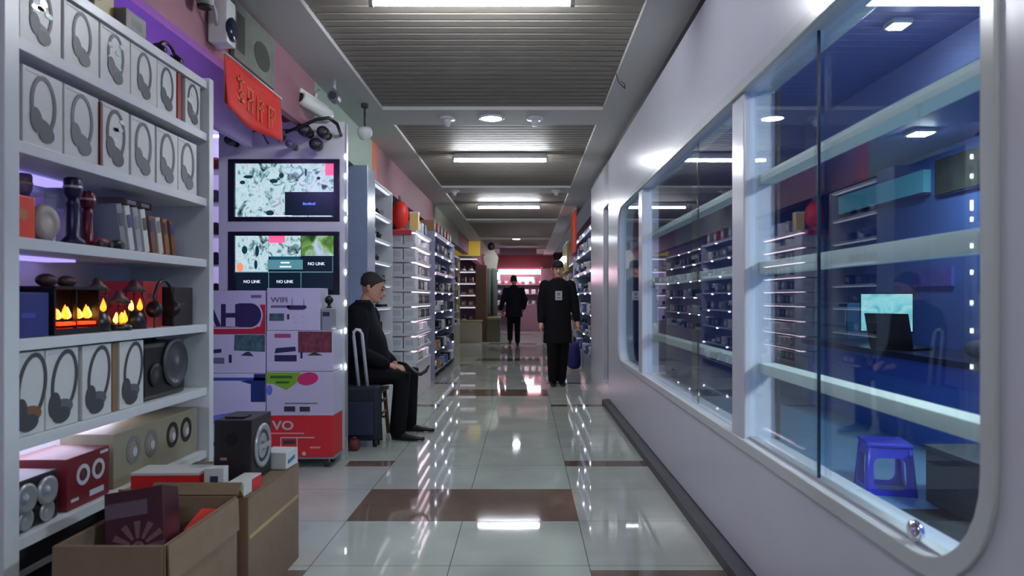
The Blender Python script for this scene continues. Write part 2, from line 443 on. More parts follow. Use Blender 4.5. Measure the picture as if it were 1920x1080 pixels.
# headphone boxes -----------------------------------------------------------------
def blob(b, cu, cv, ru, rv, rot, th, mi):
    cr, sr = math.cos(rot), math.sin(rot)
    flat(b, [(cu+x*cr-y*sr, cv+x*sr+y*cr) for x, y in ell(0, 0, ru, rv, 18)], (.0006,0,0), YF, th, mi)
def print_up(b, zc, s=1.0):
    o = (.0006,0,0)
    ringflat(b, o, YF, 0, zc+.010*s, (.054*s,.084*s), (.041*s,.071*s), mi=0, n=26)
    blob(b, -.004*s, zc-.052*s, .046*s, .022*s, -.25, .0018, 1); blob(b, -.030*s, zc-.038*s, .024*s, .036*s, .2, .0022, 0)
    blob(b, .012*s, zc-.072*s, .032*s, .024*s, .1, .0024, 0)
def print_tilt(b, zc, s=1.0):
    o = (.0006,0,0)
    ringflat(b, o, YF, .008*s, zc+.012*s, (.054*s,.090*s), (.042*s,.078*s), mi=0, n=26, rot=-.22)
    blob(b, -.006*s, zc-.060*s, .048*s, .024*s, .05, .0018, 1); blob(b, -.034*s, zc-.050*s, .024*s, .036*s, -.1, .0022, 0)
    blob(b, -.006*s, zc-.080*s, .036*s, .022*s, .1, .0024, 0)
def hp_box(name_label, y, z, wd, ht, dp, pr, group, cup=PRINT_G, dark=PRINT_D, glints=False):
    t = thing('headphone_box', name_label, 'box', (SX1-.012, y, z), group=group)
    part('carton', bar((-dp,-wd/2,0), (0,wd/2,ht), bev=.002), PAPERW, t)
    b = B(); pr(b, ht*.52, ht/.215); part('headphone_print', b, [dark, cup], t)
    b = B(); flat(b, rect(-wd*.42, ht*.94, -wd*.05, ht*.96), (.0004,0,0), YF)
    part('caption_print', b, PRINT_L, t)
    if glints:
        b = B()
        for q in range(5): flat(b, ell(rnd.uniform(-.04,.04), ht*rnd.uniform(.35,.8), .018, .009, 8), (.0012,0,0), YF, .001)
        part('painted_glint', b, m('glint_pale', (214,226,220), .12), t)  # pale ovals painted on the front as glints of the wrap
    return t
g1 = 'headphone boxes on the topmost filled shelf'
ords = ['first', 'second', 'third', 'fourth', 'fifth', 'sixth']
ex1 = ['with a crumpled shiny wrap', 'with a dark headphone print', 'with a bright glint', 'with a narrow headphone print', 'left of a red strip', 'with a pale print']
for i, y in enumerate((2.165, 2.365, 2.560, 2.752, 2.926, 3.155)):
    hp_box('headphone box %s, %s from the left on the top row' % (ex1[i], ords[i]), y, BZ[1]+.0192, .185 if i < 4 else .155 if i == 4 else .14, .205, .2, print_up, g1,
           cup=[PRINT_M,PRINT_D,PRINT_M,PRINT_D,PRINT_D,PRINT_G][i], glints=i in (0,2,5))
rb = bar((SX1-.16,3.012,BZ[1]+.0192), (SX1-.010,3.040,BZ[1]+.225)); tag(obj('red_box', rb, m('red_strip_card', (150,34,36), .4)), 'thin red box standing between headphone boxes on the top row', 'box')
g2 = 'headphone boxes on the second filled shelf'
ex2 = ['with a wide shiny front', 'left of a dark red strip', 'with a white streak on its print', 'with a slim grey headphone print', 'with a pale headphone print', 'against the far side panel']
for i, y in enumerate((2.175, 2.365, 2.56, 2.745, 2.93, 3.105)):
    hp_box('headphone box %s, %s from left on second row' % (ex2[i], ords[i]), y, BZ[2]+.0192, .17 if i > 1 else .18, .235, .2, print_up, g2,
           cup=[PRINT_D,PRINT_M,PRINT_D,PRINT_M,PRINT_M,PRINT_D][i], dark=PRINT_D if i in (0,2) else PRINT_M, glints=i == 2)
rb = bar((SX1-.15,2.458,BZ[2]+.0192), (SX1-.006,2.472,BZ[2]+.245)); tag(obj('red_box', rb, m('dark_red_card', (88,24,30), .4)), 'thin dark red box standing between headphone boxes on the second row', 'box')
g5 = 'tall headphone boxes on the lower shelf'
ex5 = ['with brown ear cups', 'with a large slanted print', 'with a narrower slanted print', 'beside the dark speaker']
for i, y in enumerate((2.115, 2.265, 2.45, 2.665)):
    hp_box('headphone box %s, %s from the left on the lower row' % (ex5[i], ords[i]), y, BZ[5]+.0192, (.13,.158,.165,.16)[i], .253, .2, print_tilt, g5,
           cup=(m('print_brown', (120,84,60), .5), PRINT_M, PRINT_M, PRINT_M)[i])
rb = bar((SX1-.18,2.545,BZ[5]+.0192), (SX1-.016,2.575,BZ[5]+.27)); tag(obj('brown_box', rb, m('brown_card', (128,98,66), .6)), 'narrow brown box edge between headphone boxes on the lower row', 'box')

# round-faced dark speaker of the lower row
t = thing('speaker', 'dark portable speaker with a large round grille on the lower row', 'speaker', (SX1-.03, 2.955, BZ[5]+.0192))
part('cabinet', bar((-.2,-.185,0), (0,.17,.235), bev=.02), BLACKP, t)
b = B(); lathe(b, [(.10,0),(.105,.008),(.092,.016),(.086,.008),(.06,-.0),(.03,.01),(0,.014)], (.0,.065,.14), axis='X', n=24); part('grille', b, GREYD, t, smooth=True)
b = B(); flat(b, [(-.095,.06),(-.07,.09),(-.095,.125),(-.12,.09)], (.0004,0,0), YF); part('badge', b, PRINT_L, t)
b = B(); lathe(b, [(.045,0),(.05,.006),(.03,.004),(0,.008)], (.0,-.09,.10), axis='X', n=18); part('tweeter', b, DARK, t)
b = B(); tube(b, [(-.1,-.1,.232),(-.1,-.1,.248),(-.1,.09,.248),(-.1,.09,.232)], .008, 8); part('handle', b, GREYD, t)

# row of torches, tins and leaning cartons (third filled shelf)
z = BZ[3]+.0192
t = thing('red_box', 'bright red square box at the near end of the gadget shelf', 'box', (SX1-.02, 2.095, z))
part('carton', bar((-.14,-.048,0), (0,.055,.128), bev=.004), m('vermilion_carton', (226,58,36), .4), t)
b = B(); flat(b, ell(0,.07,.022,.018), (.0004,0,0), YF); part('emblem', b, m('emblem_orange', (196,110,70), .5), t)
t = thing('round_speaker', 'round grey disc shaped speaker beside the bright red box', 'speaker', (SX1-.03, 2.215, z))
b = B(); lathe(b, [(0,-.025),(.05,-.025),(.058,-.012),(.058,.0),(.048,.012),(.03,.006),(0,.010)], (0,0,.058), axis='X', n=24); part('body', b, m('taupe_plastic', (150,138,132), .45), t, smooth=True)
part('foot', bar((-.02,-.03,0), (.0,.03,.006)), GREYD, t)
def torch(y, h, r, col, label, dx=.1, head=1.35):
    t = thing('torch', label, 'torch', (SX1-dx, y, z), group='torches standing on the gadget shelf')
    b = B(); lathe(b, [(0,0),(r*1.7,0),(r*1.75,.012),(r*.95,.03),(r*.9,h*.55),(r*1.0,h*.6),(r*.95,h*.7)], n=14); part('body', b, col, t, smooth=True)
    b = B(); lathe(b, [(r*.95,h*.7),(r*head,h*.78),(r*head,h*.97),(r*1.1,h),(0,h)], n=14); part('head', b, col, t, smooth=True)
    b = B(); lathe(b, [(r*head*1.02,h*.84),(r*head*1.06,h*.86),(r*head*1.02,h*.88)], n=14); part('ring', b, SILVER, t)
torch(2.13, .215, .02, m('indigo_metal', (52,40,120), .35, metal=.3), 'indigo torch standing behind the bright red box', .2)
torch(2.20, .21, .018, m('plum_metal', (92,22,56), .35, metal=.3), 'plum coloured torch standing behind the grey disc speaker', .2)
torch(2.275, .225, .03, m('mauve_metal', (128,98,130), .3, metal=.4), 'wide mauve torch with a yellow band, behind the grey disc speaker', .16, 1.2)
for ch in kids(bpy.data.objects['torch.002']):
    if ch.name.startswith('ring'): ch.data.materials.clear(); ch.data.materials.append(m('yellow_band', (186,160,60), .4))
torch(2.375, .228, .021, m('midnight_metal', (30,24,66), .35, metal=.3), 'tallest dark navy torch with a flared foot', .05)
torch(2.50, .20, .019, m('maroon_metal', (98,20,42), .3, metal=.3), 'maroon torch with a bright reflection, right of the navy torch', .08)
for i, (y, dx, cc, lb) in enumerate(((2.44,.2,(214,204,226),'white bottle-like carton behind the navy torch'), (2.335,.22,(232,214,240),'pale tall carton behind the mauve torch'), (2.57,.22,(190,174,200),'pale lilac carton behind the maroon torch'))):
    t = thing('pale_carton', lb, 'box', (SX1-dx, y, z)); part('carton', bar((-.03,-.03,0), (.03,.03,.17-.02*i), bev=.003), m('pale_carton_%d' % i, cc, .4), t); part('lid', bar((-.031,-.031,.17-.02*i), (.031,.031,.185-.02*i)), PRINT_L, t)
t = thing('toy_car', 'small dark red gadget lying at the foot of the maroon torch', 'gadget', (SX1-.03, 2.50, z))
b = B(); ball(b, (0,0,.018), .018, sc=(1.2,2.4,1)); part('body', b, MAROON, t)
b = B(); cyl(b, (.012,-.03,.012), (.022,-.03,.012), .012); cyl(b, (.012,.03,.012), (.022,.03,.012), .012); part('wheel', b, BLACKP, t)
t = thing('toy_car', 'small black gadget lying right of the dark red one', 'gadget', (SX1-.03, 2.60, z))
b = B(); ball(b, (0,0,.018), .018, sc=(1.2,2.0,1)); part('body', b, BLACKP, t)
b = B(); cyl(b, (.012,0,.012), (.024,0,.012), .012); part('lens', b, GREYD, t)
cc = [(120,128,140),(196,196,196),(150,150,160),(206,204,200),(108,66,48),(196,190,182),(140,92,58),(110,70,48)]
ll = ['grey','white','pale blue-grey','bright white','dark brown','ivory','tan','chestnut']
for i in range(8):
    y = 2.665+.055*i; hh = .175 if i < 4 else .155
    t = thing('slim_carton', 'slim %s carton in the leaning row on the gadget shelf' % ll[i], 'box', (SX1-.05, y, z+.002), group='slim cartons leaning on the gadget shelf')
    M_ = Matrix.Rotation(R(13), 4, 'X')
    part('carton', box(B(), (-.13,0,0), (0,.034,hh), 0, .001, M_), m('slim_%d' % i, cc[i], .5), t)
    b = B(); flat(b, rect(.005,.09,.029,.14), (.0004,0,0), YF); b.transform(M_); part('label_print', b, [PRINT_D,NAVY,PRINT_G][i % 3], t)
for i, y in enumerate((2.80, 2.90)):
    t = thing('flat_carton', ['brown flat carton lying on the leaning row', 'dark red flat carton lying on the leaning row'][i], 'box', (SX1-.12, y, z+.19), group='flat cartons on the leaning row')
    part('carton', bar((-.08,-.05,0), (.03,.05,.028), bev=.001), [m('walnut_card', (104,84,70), .5), m('wine_card', (104,52,52), .5)][i], t); part('label_print', bar((.03,-.03,.006), (.0305,.03,.02)), PRINT_L, t)

# flame lamps (fourth filled shelf)
z = BZ[4]+.0192
FLAME = m('flame_glow', (255,170,60), .4, emit=(255,120,24), es=3); EMBER = m('ember_glow', (255,70,20), .4, emit=(255,52,12), es=2.0)
FHOT = m('flame_core_glow', (255,230,140), .4, emit=(255,190,80), es=4)
t = thing('navy_box', 'long navy blue carton at the near end of the flame lamp shelf', 'box', (SX1-.02, 2.06, z))
part('carton', bar((-.22,0,0), (0,.152,.138), bev=.003), NAVY, t); part('caption_print', bar((0,.03,.06), (.0008,.09,.075)), m('navy_print', (60,70,150), .5), t)
t = thing('white_carton', 'white carton with a yellow patch standing behind the navy carton', 'box', (SX1-.25, 2.06, z))
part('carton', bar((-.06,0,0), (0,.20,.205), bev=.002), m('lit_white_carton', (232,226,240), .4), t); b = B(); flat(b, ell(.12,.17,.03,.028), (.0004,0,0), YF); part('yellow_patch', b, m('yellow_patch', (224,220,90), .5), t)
def flame(b, x, y, z0, h, r, mi): lathe(b, [(0,z0),(r*.8,z0+h*.12),(r,z0+h*.3),(r*.6,z0+h*.62),(r*.2,z0+h*.88),(0,z0+h)], (x,y,0), n=10, mi=mi)
t = thing('fireplace_lamp', 'wide black fireplace lamp with two glowing flame clusters', 'lamp', (SX1-.015, 2.345, z))
b = B(); box(b, (-.12,-.115,0), (0,.125,.02)); box(b, (-.12,-.115,.02), (-.10,.125,.15)); box(b, (-.12,-.12,.15), (.006,.13,.16)); box(b, (-.12,-.115,.02), (0,-.107,.15)); box(b, (-.12,.117,.02), (0,.125,.15)); box(b, (-.015,.0,.02), (-.004,.006,.15)); part('housing', b, BLACKP, t)
for cy in (-.045, .065):
    b = B()
    for k in range(4): flame(b, -.02-.008*(k % 2), cy-.036+.024*k, .05, .05-.008*((k+1) % 3), .012, k % 2)
    part('flame', b, [FLAME, FHOT], t)
    part('ember_bed', bar((-.06,cy-.042,.030), (-.004,cy+.042,.040)), EMBER, t)
b = B(); ball(b, (-.07,-.05,.18), .028, 0, sc=(1,1.5,.8)); ball(b, (-.07,.05,.178), .026, 0, sc=(1,1.5,.8)); part('finial', b, m('dark_wine', (60,24,30), .5), t)
def lantern(y, lift, n, label, dx=.06):
    t = thing('flame_lantern', label, 'lamp', (SX1-dx, y, z), group='small flame lanterns on the lamp shelf')
    b = B(); lathe(b, [(0,0),(.045,0),(.045,.015+lift*.5),(.034,.024+lift),(0,.024+lift)], n=16); part('base', b, BLACKP, t, smooth=False)
    b = B()
    for k in range(n): a = 2*PI*k/n+.5; flame(b, .014*math.cos(a)+.006, .017*math.sin(a), .026+lift, .042 if k else .05, .011, k % 2)
    part('flame', b, [FLAME, FHOT], t)
    b = B()
    for k in range(6): a = 2*PI*k/6; tube(b, [(.034*math.cos(a),.034*math.sin(a),.02+lift),(.04*math.cos(a),.04*math.sin(a),.06+lift),(.03*math.cos(a),.03*math.sin(a),.10+lift)], .0022, 5)
    part('cage', b, BLACKP, t)
    b = B(); lathe(b, [(.034,.098+lift),(.044,.103+lift),(.02,.13+lift),(.008,.15+lift),(0,.15+lift)], n=14); part('cap', b, m('dark_wine', (60,24,30), .5), t, smooth=True)
    return t
lantern(2.525, .045, 3, 'black lantern with tall yellow flames right of the fireplace lamp')
l2 = lantern(2.625, .0, 5, 'black lantern with a low cluster of flames, in the middle of the lamp shelf', .04)
lantern(2.765, .045, 2, 'black lantern with two small flames beside the red carton')
t = thing('red_box', 'dark red carton on the flame lamp shelf', 'box', (SX1-.06, 2.83, z)); part('carton', bar((-.2,0,0), (0,.15,.19), bev=.003), m('crimson_carton', (168,30,34), .45), t); part('caption_print', bar((0,.03,.12), (.0008,.11,.14)), MAROON, t)
t = thing('black_box', 'low black carton beside the far panel of the lamp shelf', 'box', (SX1-.03, 3.02, z)); part('carton', bar((-.2,0,0), (0,.17,.17), bev=.003), m('plum_black_carton', (36,24,32), .5), t); part('caption_print', bar((0,.03,.09), (.0008,.1,.10)), GREYD, t)
t = thing('headphones', 'black headphones leaning over the dark red carton', 'headphones', (SX1-.012, 2.90, z))
b = B(); tube(b, [(0,-.075+.075*(1-math.cos(a)),.10+.095*math.sin(a)) for a in [PI*k/12 for k in range(13)]], .007, 8); part('headband', b, BLACKP, t, smooth=True)
for yy in (-.075, .075):
    b = B(); lathe(b, [(0,-.012),(.03,-.012),(.036,0),(.03,.012),(0,.012)], (0,yy,.075), axis='Y', n=14); tube(b, [(0,yy,.045),(0,yy,0.0)], .004, 6); part('ear_cup', b, BLACKP, t)

# bottom row: multimedia speakers and their cartons
z = BZ[6]+.0192
t = thing('twin_speaker', 'black twin speaker set with chrome cones at the near end of the bottom shelf', 'speaker', (SX1-.03, 2.06, z))
part('cabinet', bar((-.2,0,0), (0,.21,.15), bev=.006), BLACKP, t)
for yy in (.055, .15):
    b = B(); lathe(b, [(.044,0),(.047,.01),(.036,.014),(.02,.002),(.012,.010),(0,.012)], (0,yy,.10), axis='X', n=20); part('cone', b, SILVER, t, smooth=True)
    b = B(); lathe(b, [(.030,0),(.033,.008),(.024,.010),(.012,.002),(0,.006)], (0,yy,.035), axis='X', n=18); part('tweeter', b, SILVER, t, smooth=True)
part('top_panel', bar((-.19,.005,.15), (-.002,.205,.156)), GREYD, t)
t = thing('speaker_carton', 'maroon speaker carton with two white ring pictures on the bottom shelf', 'box', (SX1-.025, 2.305, z))
part('carton', bar((-.2,0,0), (0,.235,.175), bev=.002), MAROON, t)
for yy in (.085, .17):
    b = B(); ringflat(b, (.0005,0,0), YF, yy, .105, (.036,.036), (.022,.022), mi=0); flat(b, ell(yy,.105,.012,.012), (.0005,0,0), YF, .0015, 1); part('ring_print', b, [PRINT_L, GREYD], t)
for rc in ((.02,.025,.06,.035),(.12,.02,.2,.04),(.18,.155,.225,.165)): b = B(); flat(b, rect(*rc), (.0005,0,0), YF); part('caption_print', b, PRINT_L, t)
t = thing('headset_carton', 'long olive beige carton with four ring pictures at the far end of the bottom shelf', 'box', (SX1-.035, 2.585, z))
part('carton', bar((-.2,0,0), (0,.66,.20), bev=.002), m('olive_carton', (146,140,118), .5, noise=.03), t)
for k, yy in enumerate((.13, .26, .43, .55)):
    b = B(); ringflat(b, (.0005,0,0), YF, yy, .12, (.05,.055), (.03,.035), mi=0); flat(b, ell(yy+.01,.11,.016,.018), (.0005,0,0), YF, .0015, 1); part('ring_print', b, [PRINT_G if k < 2 else DARK, PRINT_L], t)
part('lid_edge', bar((-.2,0,.20), (0,.66,.204)), m('olive_lid', (166,156,124), .5), t)
# things on top of the shelf
z = BZ[0]+.0192
t = thing('gold_box', 'tall golden yellow carton on top of the white shelf', 'box', (-1.62, 2.56, z)); part('carton', bar((-.06,-.05,0), (.06,.07,.22), bev=.003), m('golden_carton', (150,130,40), .4, noise=.05), t); part('lid', bar((-.062,-.052,.22), (.062,.072,.235)), m('golden_lid', (116,92,34), .4), t)
t = thing('webcam', 'dark grey camera with chrome ring on top of the white shelf', 'camera', (-1.55, 2.43, z)); b = B(); ball(b, (0,0,.06), .045); part('ball', b, GREYD, t); b = B(); lathe(b, [(.035,0),(.038,.01),(0,.012)], (.04,0,.06), axis='X'); part('lens', b, CHROME, t); b = B(); lathe(b, [(0,0),(.04,0),(.03,.02),(0,.022)]); part('foot', b, GREYD, t)
t = thing('grey_carton', 'low grey carton beside the golden carton on top of the shelf', 'box', (-1.55, 2.70, z)); part('carton', bar((-.15,-.06,0), (.03,.08,.085), bev=.003), m('warm_grey_carton', (112,106,110), .5), t); part('label_print', bar((.03,-.02,.03), (.0306,.05,.06)), GREYD, t)
t = thing('headphones', 'black headphones lying on top of the white shelf', 'headphones', (-1.56, 3.02, z))
b = B(); tube(b, [(0,-.07*math.cos(a),.03+.055*math.sin(a)) for a in [PI*k/12 for k in range(13)]], .009, 8); part('headband', b, BLACKP, t, smooth=True)
for yy in (-.07, .07): b = B(); lathe(b, [(0,-.014),(.03,-.014),(.03,.014),(0,.014)], (0,yy,.03), axis='Y', n=14); part('ear_cup', b, BLACKP, t)
# lit lilac wall panel above and behind the shelf
b = B(); box(b, (-1.97,.5,0), (-1.93,3.7,2.72)); box(b, (-1.97,3.7005,2.22), (-1.93,4.9,2.72))
tag(obj('wall_panel', b, LILAC), 'lilac wall panel lit from below behind the white shelf', 'panel')
tag(obj('led_bar', bar((-1.925,1.9,2.20), (-1.900,4.2,2.215)), m('lilac_bar_glow', (200,190,255), .3, emit=(180,150,255), es=16)), 'violet light bar glowing behind the top of the white shelf', 'light bar')

# ------------------------------------------------------------------ cardboard boxes on the floor
def carton_walls(b, x0, y0, x1, y1, z1, th=.005, mi=0):
    box(b, (x0,y0,.001), (x1,y0+th,z1), mi); box(b, (x0,y1-th,.001), (x1,y1,z1), mi)
    box(b, (x0,y0+th,.001), (x0+th,y1-th,z1), mi); box(b, (x1-th,y0+th,.001), (x1,y1-th,z1), mi)
    box(b, (x0+th,y0+th,.001), (x1-th,y1-th,.008), mi)
def flap(a, b_, out, mat=CARDB):
    """a board between hinge edge a-b_ and the same edge moved by out"""
    a, b_, out = Vector(a), Vector(b_), Vector(out); n = (b_-a).cross(out).normalized()*.0022
    bm = B(); vs = [bm.verts.new(p+s*n) for s in (-1,1) for p in (a, b_, b_+out, a+out)]
    for f in ((3,2,1,0),(4,5,6,7),(0,1,5,4),(1,2,6,5),(2,3,7,6),(3,0,4,7)): bm.faces.new([vs[i] for i in f])
    return bm
t = thing('open_cardboard_box', 'open brown cardboard box with a maroon speaker carton inside, nearest the camera', 'cardboard box', (-1.165,2.18,0))
b = B(); carton_walls(b, -1.325, 1.95, -1.015, 2.44, .455); wpart('box_body', b, CARDB, t)
wpart('flap', flap((-1.325,1.945,.455),(-1.018,1.945,.455),(0,-.004,-.11)), CARDB, t)
wpart('flap', flap((-1.008,1.955,.455),(-1.008,2.43,.45),(.004,0,-.11)), CARDB, t)
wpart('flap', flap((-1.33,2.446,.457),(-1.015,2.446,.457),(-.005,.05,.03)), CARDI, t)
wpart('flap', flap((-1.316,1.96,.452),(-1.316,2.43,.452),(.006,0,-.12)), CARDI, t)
t = thing('speaker_carton', 'tilted black and maroon speaker carton with a star pattern inside the open cardboard box', 'box', (-1.178,2.125,.325), R(8))
M_ = Matrix.Translation((0,0,0)) @ Matrix.Rotation(R(-17), 4, 'X') @ Matrix.Rotation(R(-8), 4, 'Y')
part('carton', box(B(), (-.085,-.04,-.2), (.085,.10,.235), 0, .003, M_), m('dark_maroon_carton', (62,22,36), .4, noise=.1), t)
b = B(); o = (.008,-.0405,.06)
for k in range(12):
    a = 2*PI*k/12
    flat(b, [(.028*math.cos(a-.16),.028*math.sin(a-.16)),(.078*math.cos(a-.12),.078*math.sin(a-.12)),(.078*math.cos(a+.12),.078*math.sin(a+.12)),(.028*math.cos(a+.16),.028*math.sin(a+.16))], o, XF)
ringflat(b, o, XF, 0, 0, (.018,.018), (.010,.010)); b.transform(M_); part('star_print', b, m('dusty_rose_print', (112,72,84), .5), t)
b = B(); flat(b, rect(-.09,.155,.03,.20), (.008,-.0405,0), XF); b.transform(M_); part('caption_print', b, m('muted_mauve_print', (92,74,88), .5), t)
t = thing('red_box', 'small red carton with pale print lying inside the open cardboard box', 'box', (-1.062,2.30,.37), R(-4))
M_ = Matrix.Rotation(R(18), 4, 'X')
part('carton', box(B(), (-.06,-.02,-.05), (.028,.10,.028), 0, .002, M_), m('coral_red_carton', (206,52,44), .45), t)
b = B()
for k in range(6): flat(b, rect(-.055+.013*k,-.03,-.046+.013*k,.006), (0,-.0205,0), XF)
b.transform(M_); part('caption_print', b, m('coral_print', (226,110,96), .5), t)

t = thing('cardboard_box', 'closed brown cardboard box with a black subwoofer on top', 'cardboard box', (-1.22,2.80,0))
b = B(); carton_walls(b, -1.46, 2.52, -1.007, 3.08, .42); wpart('box_body', b, CARDB, t)
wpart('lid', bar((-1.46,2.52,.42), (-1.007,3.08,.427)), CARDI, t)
b = B(); box(b, (-1.0069,2.53,.27), (-1.0062,3.07,.285)); wpart('tape', b, m('packing_tape', (176,146,98), .25), t)
wpart('flap', flap((-1.46,2.515,.43),(-1.02,2.515,.43),(0,-.03,.035)), m('ochre_cardboard', (156,124,62), .8, noise=.06), t)
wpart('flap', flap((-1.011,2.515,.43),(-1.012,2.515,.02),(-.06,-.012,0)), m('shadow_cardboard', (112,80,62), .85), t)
z = .4285
t = thing('red_box', 'long bright red carton with white top beside the subwoofer', 'box', (-1.27,2.535,z), R(2))
part('carton', bar((-.17,0,0), (.075,.13,.075), bev=.002), m('bright_red_carton', (206,36,40), .4), t); part('lid', bar((-.171,-.001,.0755), (.076,.131,.084)), PAPERW, t)
t = thing('white_box', 'small white carton with a dark square picture in front of the subwoofer', 'box', (-1.175,2.535,z), R(4))
part('carton', bar((0,0,0), (.07,.05,.10), bev=.002), PAPERW, t); b = B(); flat(b, rect(.022,.045,.05,.072), (0,-.0004,0), XF); part('picture_print', b, m('navy_print_dark', (40,52,80), .5), t)
t = thing('subwoofer', 'black wooden subwoofer with a round chrome ringed driver on the cardboard box', 'speaker', (-1.135,2.80,z), R(1))
part('cabinet', bar((-.075,-.11,.006), (.070,.11,.25), bev=.004), m('black_ash', (30,29,34), .4, noise=.1), t)
b = B(); cyl(b, (-.01,-.1105,.175), (-.01,-.113,.175), .022, 18); part('bass_port', b, m('port_black', (6,6,8), .8), t)
b = B(); flat(b, rect(-.05,.095,-.025,.105), (0,-.1105,0), XF); part('badge', b, m('copper_badge', (170,120,96), .4), t)
b = B(); lathe(b, [(.066,0),(.088,.0),(.088,.008),(.076,.012),(.066,.004)], (.0705,.0,.13), axis='X', n=26); part('driver_ring', b, SILVER, t, smooth=True)
b = B(); lathe(b, [(.066,.003),(.06,.008),(.04,-.0),(.02,-.002),(.018,.008),(0,.012)], (.0705,.0,.13), axis='X', n=22); part('driver_cone', b, GREYD, t)
part('driver_bar', bar((.0765,-.064,.120), (.0865,.064,.138), bev=.003), SILVER, t)
for px, py in ((-.06,-.095),(.055,-.095),(-.06,.095),(.055,.095)): b = B(); cyl(b, (px,py,0), (px,py,.007), .01, 10); part('foot', b, BLACKP, t)
part('control_panel', bar((-.05,-.07,.25), (.03,.0,.257), bev=.002), BLACKP, t)
t = thing('small_carton', 'white carton with red end lying at the corner of the cardboard box', 'box', (-1.09,2.525,z), R(-2))
part('carton', bar((.0,0,0), (.065,.155,.05), bev=.002), PAPERW, t); part('red_end', bar((.0655,.07,.002), (.067,.153,.046)), RED, t)
t = thing('small_carton', 'pale carton with blue print behind the subwoofer', 'box', (-1.06,2.93,z), R(-4))
part('carton', bar((-.06,0,0), (.05,.125,.07), bev=.002), PAPERW, t); b = B(); flat(b, [(.0,.02),(.07,.03),(.07,.045),(.0,.035)], (.0505,.02,0), YF); part('blue_print', b, m('steel_blue_print', (70,110,150), .5), t)

# ------------------------------------------------------------------ television kiosk
KY = 5.0
k = thing('television_kiosk', 'white wall unit with two televisions and a light strip along its edge', 'display unit', (-1.72, KY, 0))
b = holed([(-2.20,.0),(-1.295,.0),(-1.295,2.42),(-2.20,2.42)], [rrect(-2.135,1.702,-1.332,2.152,.005,2), rrect(-2.135,1.175,-1.332,1.632,.005,2)], .05)
b.transform(Matrix(((1,0,0,0),(0,0,1,KY),(0,1,0,0),(0,0,0,1)))); wpart('front_panel', b, WHITE, k)
wpart('side_panel', bar((-1.325,KY+.025,0), (-1.295,KY+.055,2.42)), WHITE, k); wpart('side_panel', bar((-2.20,KY+.025,0), (-2.165,KY+.055,2.42)), WHITE, k)
wpart('top_board', bar((-2.20,KY+.025,2.38), (-1.325,KY+.055,2.42)), WHITE, k)
wpart('shelf_board', bar((-2.165,KY+.025,1.13), (-1.325,KY+.055,1.16)), WHITE, k)
wpart('edge_channel', bar((-1.294,KY-.02,.15), (-1.284,KY+.02,2.40)), SILVER, k)
for i, zz in enumerate((2.17, 2.03, 1.84, 1.80, 1.72, 1.53, 1.34, 1.12, .92, .66)):
    b = B(); limb(b, [(-1.290,KY-.024,zz-.012-(.03 if i == 2 else 0)), (-1.290,KY-.024,zz+.012)], [.007,.007], 8); wpart('led_lamp', b, m('led_dot_glow', (255,255,255), .3, emit=(240,248,255), es=9), k)
TVW = screen_mat('surveillance_picture', [(.30,(16,40,44)),(.40,(120,150,160)),(.46,(176,216,226)),(.56,(206,226,236)),(.66,(190,196,220)),(.74,(120,140,150))], 15, .8)
TVG = screen_mat('garden_picture', [(.32,(24,56,30)),(.46,(96,140,60)),(.56,(150,180,160)),(.68,(180,190,230))], 7, .9)
TVT = m('teal_menu', (40,90,96), .3, emit=(84,134,144), es=.8); TVD = m('dark_cell', (8,20,34), .25, emit=(14,30,44), es=.6)
TVP = m('pink_cell', (220,90,130), .3, emit=(236,84,130), es=1.0); TVB = m('blue_caption_glow', (60,80,220), .3, emit=(84,110,240), es=1.2); TVL = m('white_caption_glow', (220,220,240), .3, emit=(200,206,226), es=.9)
TVC = m('teal_line', (90,130,140), .3, emit=(96,140,150), es=.7); TVK = m('dark_figure', (14,50,60), .3, emit=(16,60,70), es=.5); TVO = m('orange_blob', (220,140,100), .3, emit=(230,140,100), es=.8)
def tv(z0, z1, label):
    t = thing('television', label, 'television', (-1.7335, KY-.03, (z0+z1)/2)); x0, x1 = -2.132, -1.335
    b = holed([(x0,z0+.002),(x1,z0+.002),(x1,z1-.002),(x0,z1-.002)], [[(x0+.045,z0+.035),(x1-.04,z0+.035),(x1-.04,z1-.03),(x0+.045,z1-.03)]], .03, .003)
    b.transform(Matrix(((1,0,0,0),(0,0,1,KY-.015),(0,1,0,0),(0,0,0,1)))); wpart('bezel', b, m('tv_bezel', (20,20,38), .25), t)
    wpart('back_shell', bar((x0+.01,KY,z0+.01), (x1-.01,KY+.06,z1-.01)), BLACKP, t)
    return t, x0+.045, x1-.04, z0+.035, z1-.03
def cell(name, t, u0, v0, u1, v1, mt, lift=0):
    b = B(); box(b, (u0,KY-.007-lift,v0), (u1,KY-.004,v1)); return wpart(name, b, mt, t)
t, x0, x1, z0, z1 = tv(1.702, 2.152, 'upper television showing a bright surveillance picture with a dark corner pane')
cell('screen_picture', t, x0, z0, x1, z1, TVW)
xm, zm = x0+(x1-x0)*.5, z0+(z1-z0)*.47
cell('dark_pane', t, xm, z0+.012, x1-.003, zm, TVD, .002); cell('pink_patch', t, x1-.065, z1-.085, x1, z1, TVP, .002)
b = B(); 
for q in range(7): box(b, (xm+.13+.013*q,KY-.0115,z0+.088), (xm+.140+.013*q,KY-.009,z0+.105-(q%3)*.003))
wpart('blue_caption', b, TVB, t); cell('footer_line', t, x0+.2, z0+.006, xm+.05, z0+.013, TVL, .003)
